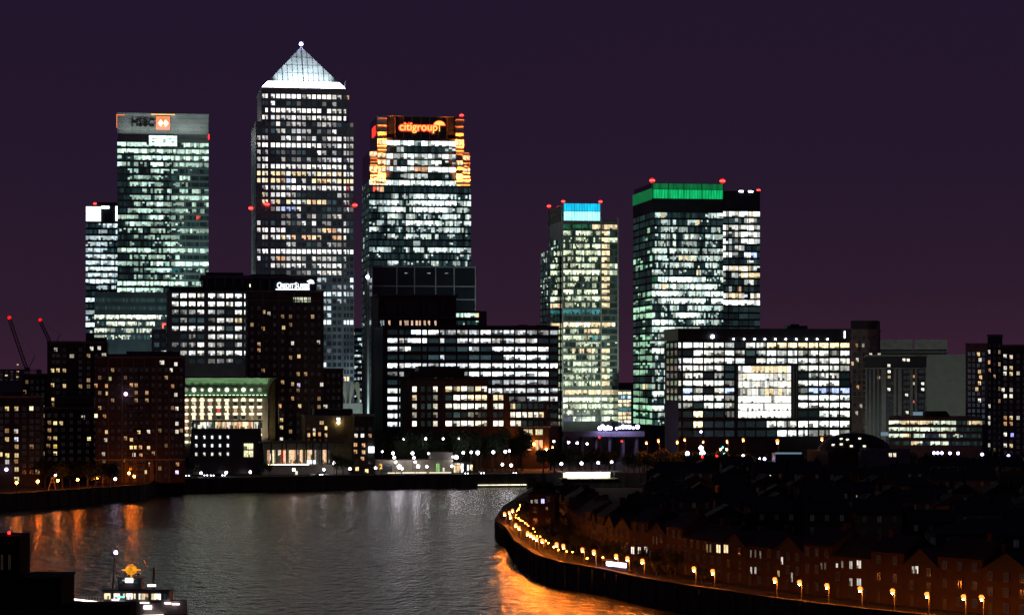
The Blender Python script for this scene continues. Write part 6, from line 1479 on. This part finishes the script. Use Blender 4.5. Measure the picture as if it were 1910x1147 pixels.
MB().tube((bx(288), .4, 5.1), (bx(288), .4, bz(1057)), .3, .22).build('funnel', M['navy'], bo)
MB().ball((bx(217.5), 0, bz(1029.5)), .38).build('masthead_light', M['L_violet'], bo)
for nm, p0, p1, pa, pb, m, y in (('work_light', 238.5, 253, 1084, 1075.5, 'L_deck', -1.4), ('deck_light', 281, 296, 1091, 1087, 'L_deck', -1.5), ('navigation_light', 225, 238, 1111.5, 1108.5, 'L_teal', -2.15), ('deck_light', 215, 228, 1116.5, 1114, 'L_deck', -2.2), ('deck_light', 224, 238, 1123, 1120.5, 'L_deck', -2.2), ('deck_light', 275, 290, 1132, 1125.5, 'L_deck', -2.25), ('deck_light', 314, 326, 1122.5, 1119.5, 'L_deck', -2.2), ('deck_light', 327, 341, 1124.5, 1122, 'L_deck', -1.6), ('deck_light', 268, 285, 1121.5, 1119.5, 'L_deck', -2.25)):
    bbox(nm, p0, p1, y - .12, y, pa, pb, M[m])
MB().tube((bx(126), -2.2, bz(1113)), (bx(196), -2.4, bz(1120.5)), .17).build('stern_rail_light', M['L_deck'], bo)
MB().tube((bx(262), -2.35, bz(1144)), (bx(312), -2.3, bz(1143)), .14).build('rubbing_strake_light', M['L_deck'], bo)
rl = MB()
for k in range(14): xx = bx(126) + (bx(196) - bx(126)) * k / 13; rl.tube((xx, -2.1, 2.4), (xx, -2.2, 3.6), .04, n=4)
rl.tube((bx(124), -2.2, 3.6), (bx(197), -2.3, 3.6), .04, n=4); rl.build('stern_rail', M['whitetrim'], bo)

fs = MB(); R2 = random.Random(3)
for k in range(24):
    px = 893 + 3.8 * k; x = WX(px, 1009); y = 1000 + (x + 59) * (13 / 64.5) - .75 if x < 5.5 else 1012.3
    q = R2.uniform(.25, .5); fs.box(x - q, x + q, y - .1, y + .05, .9, 1.25)
tag(fs.build('light_string', M['L_strip']), 'string of yellow lights just above the waterline of the far embankment wall', 'string lights')

# ------------------------------------------------------------------ dark wharf in the foreground
mb = MB(); mb.face([(-900, 60, 3), (-40, 60, 3), (-47, 330, 3), (-900, 330, 3)]); tag(mb.build('wharf_ground', M['ground']), kind='structure')
b = B('wharf_building', 'near black wharf building in the foreground with a stair tower and a red light', 'building', -140, 114, 300, rot=0, base=3)
zt = b.Z(1066, None, 9); boxpart(b, 'main_block', 0, b.W, 0, 9, 0, zt - .3, M['soot']); boxpart(b, 'parapet', -.15, b.W + .15, -.2, 9.2, zt - .297, zt, M['soot'])
boxpart(b, 'stair_tower', b.U(-60), b.U(32), 1.5, 8, zt + .003, b.Z(993, None, 8), M['soot'])
wl = [(b.U(p, 1.5), b.U(p + 4, 1.5), b.Z(1062, None, 1.5), b.Z(1034, None, 1.5), (.020, .012, .007)) for p in (-8, 2, 16)]
windows(b, wl, ('F', 1.5), off=-.05, frame=.08)
MB().tube((b.U(7.5), 3, b.Z(996, None, 3)), (b.U(7.5), 3, b.Z(991, None, 3)), .06).ball((b.U(7.5), 3, b.Z(993.5, None, 3)), .2, 8, 5).build('warning_light', M['L_redsmall'], b.o)
boxpart(b, 'low_wing', b.W + .02, b.U(240), 1, 6, 0, b.Z(1121, None, 6), M['soot'])
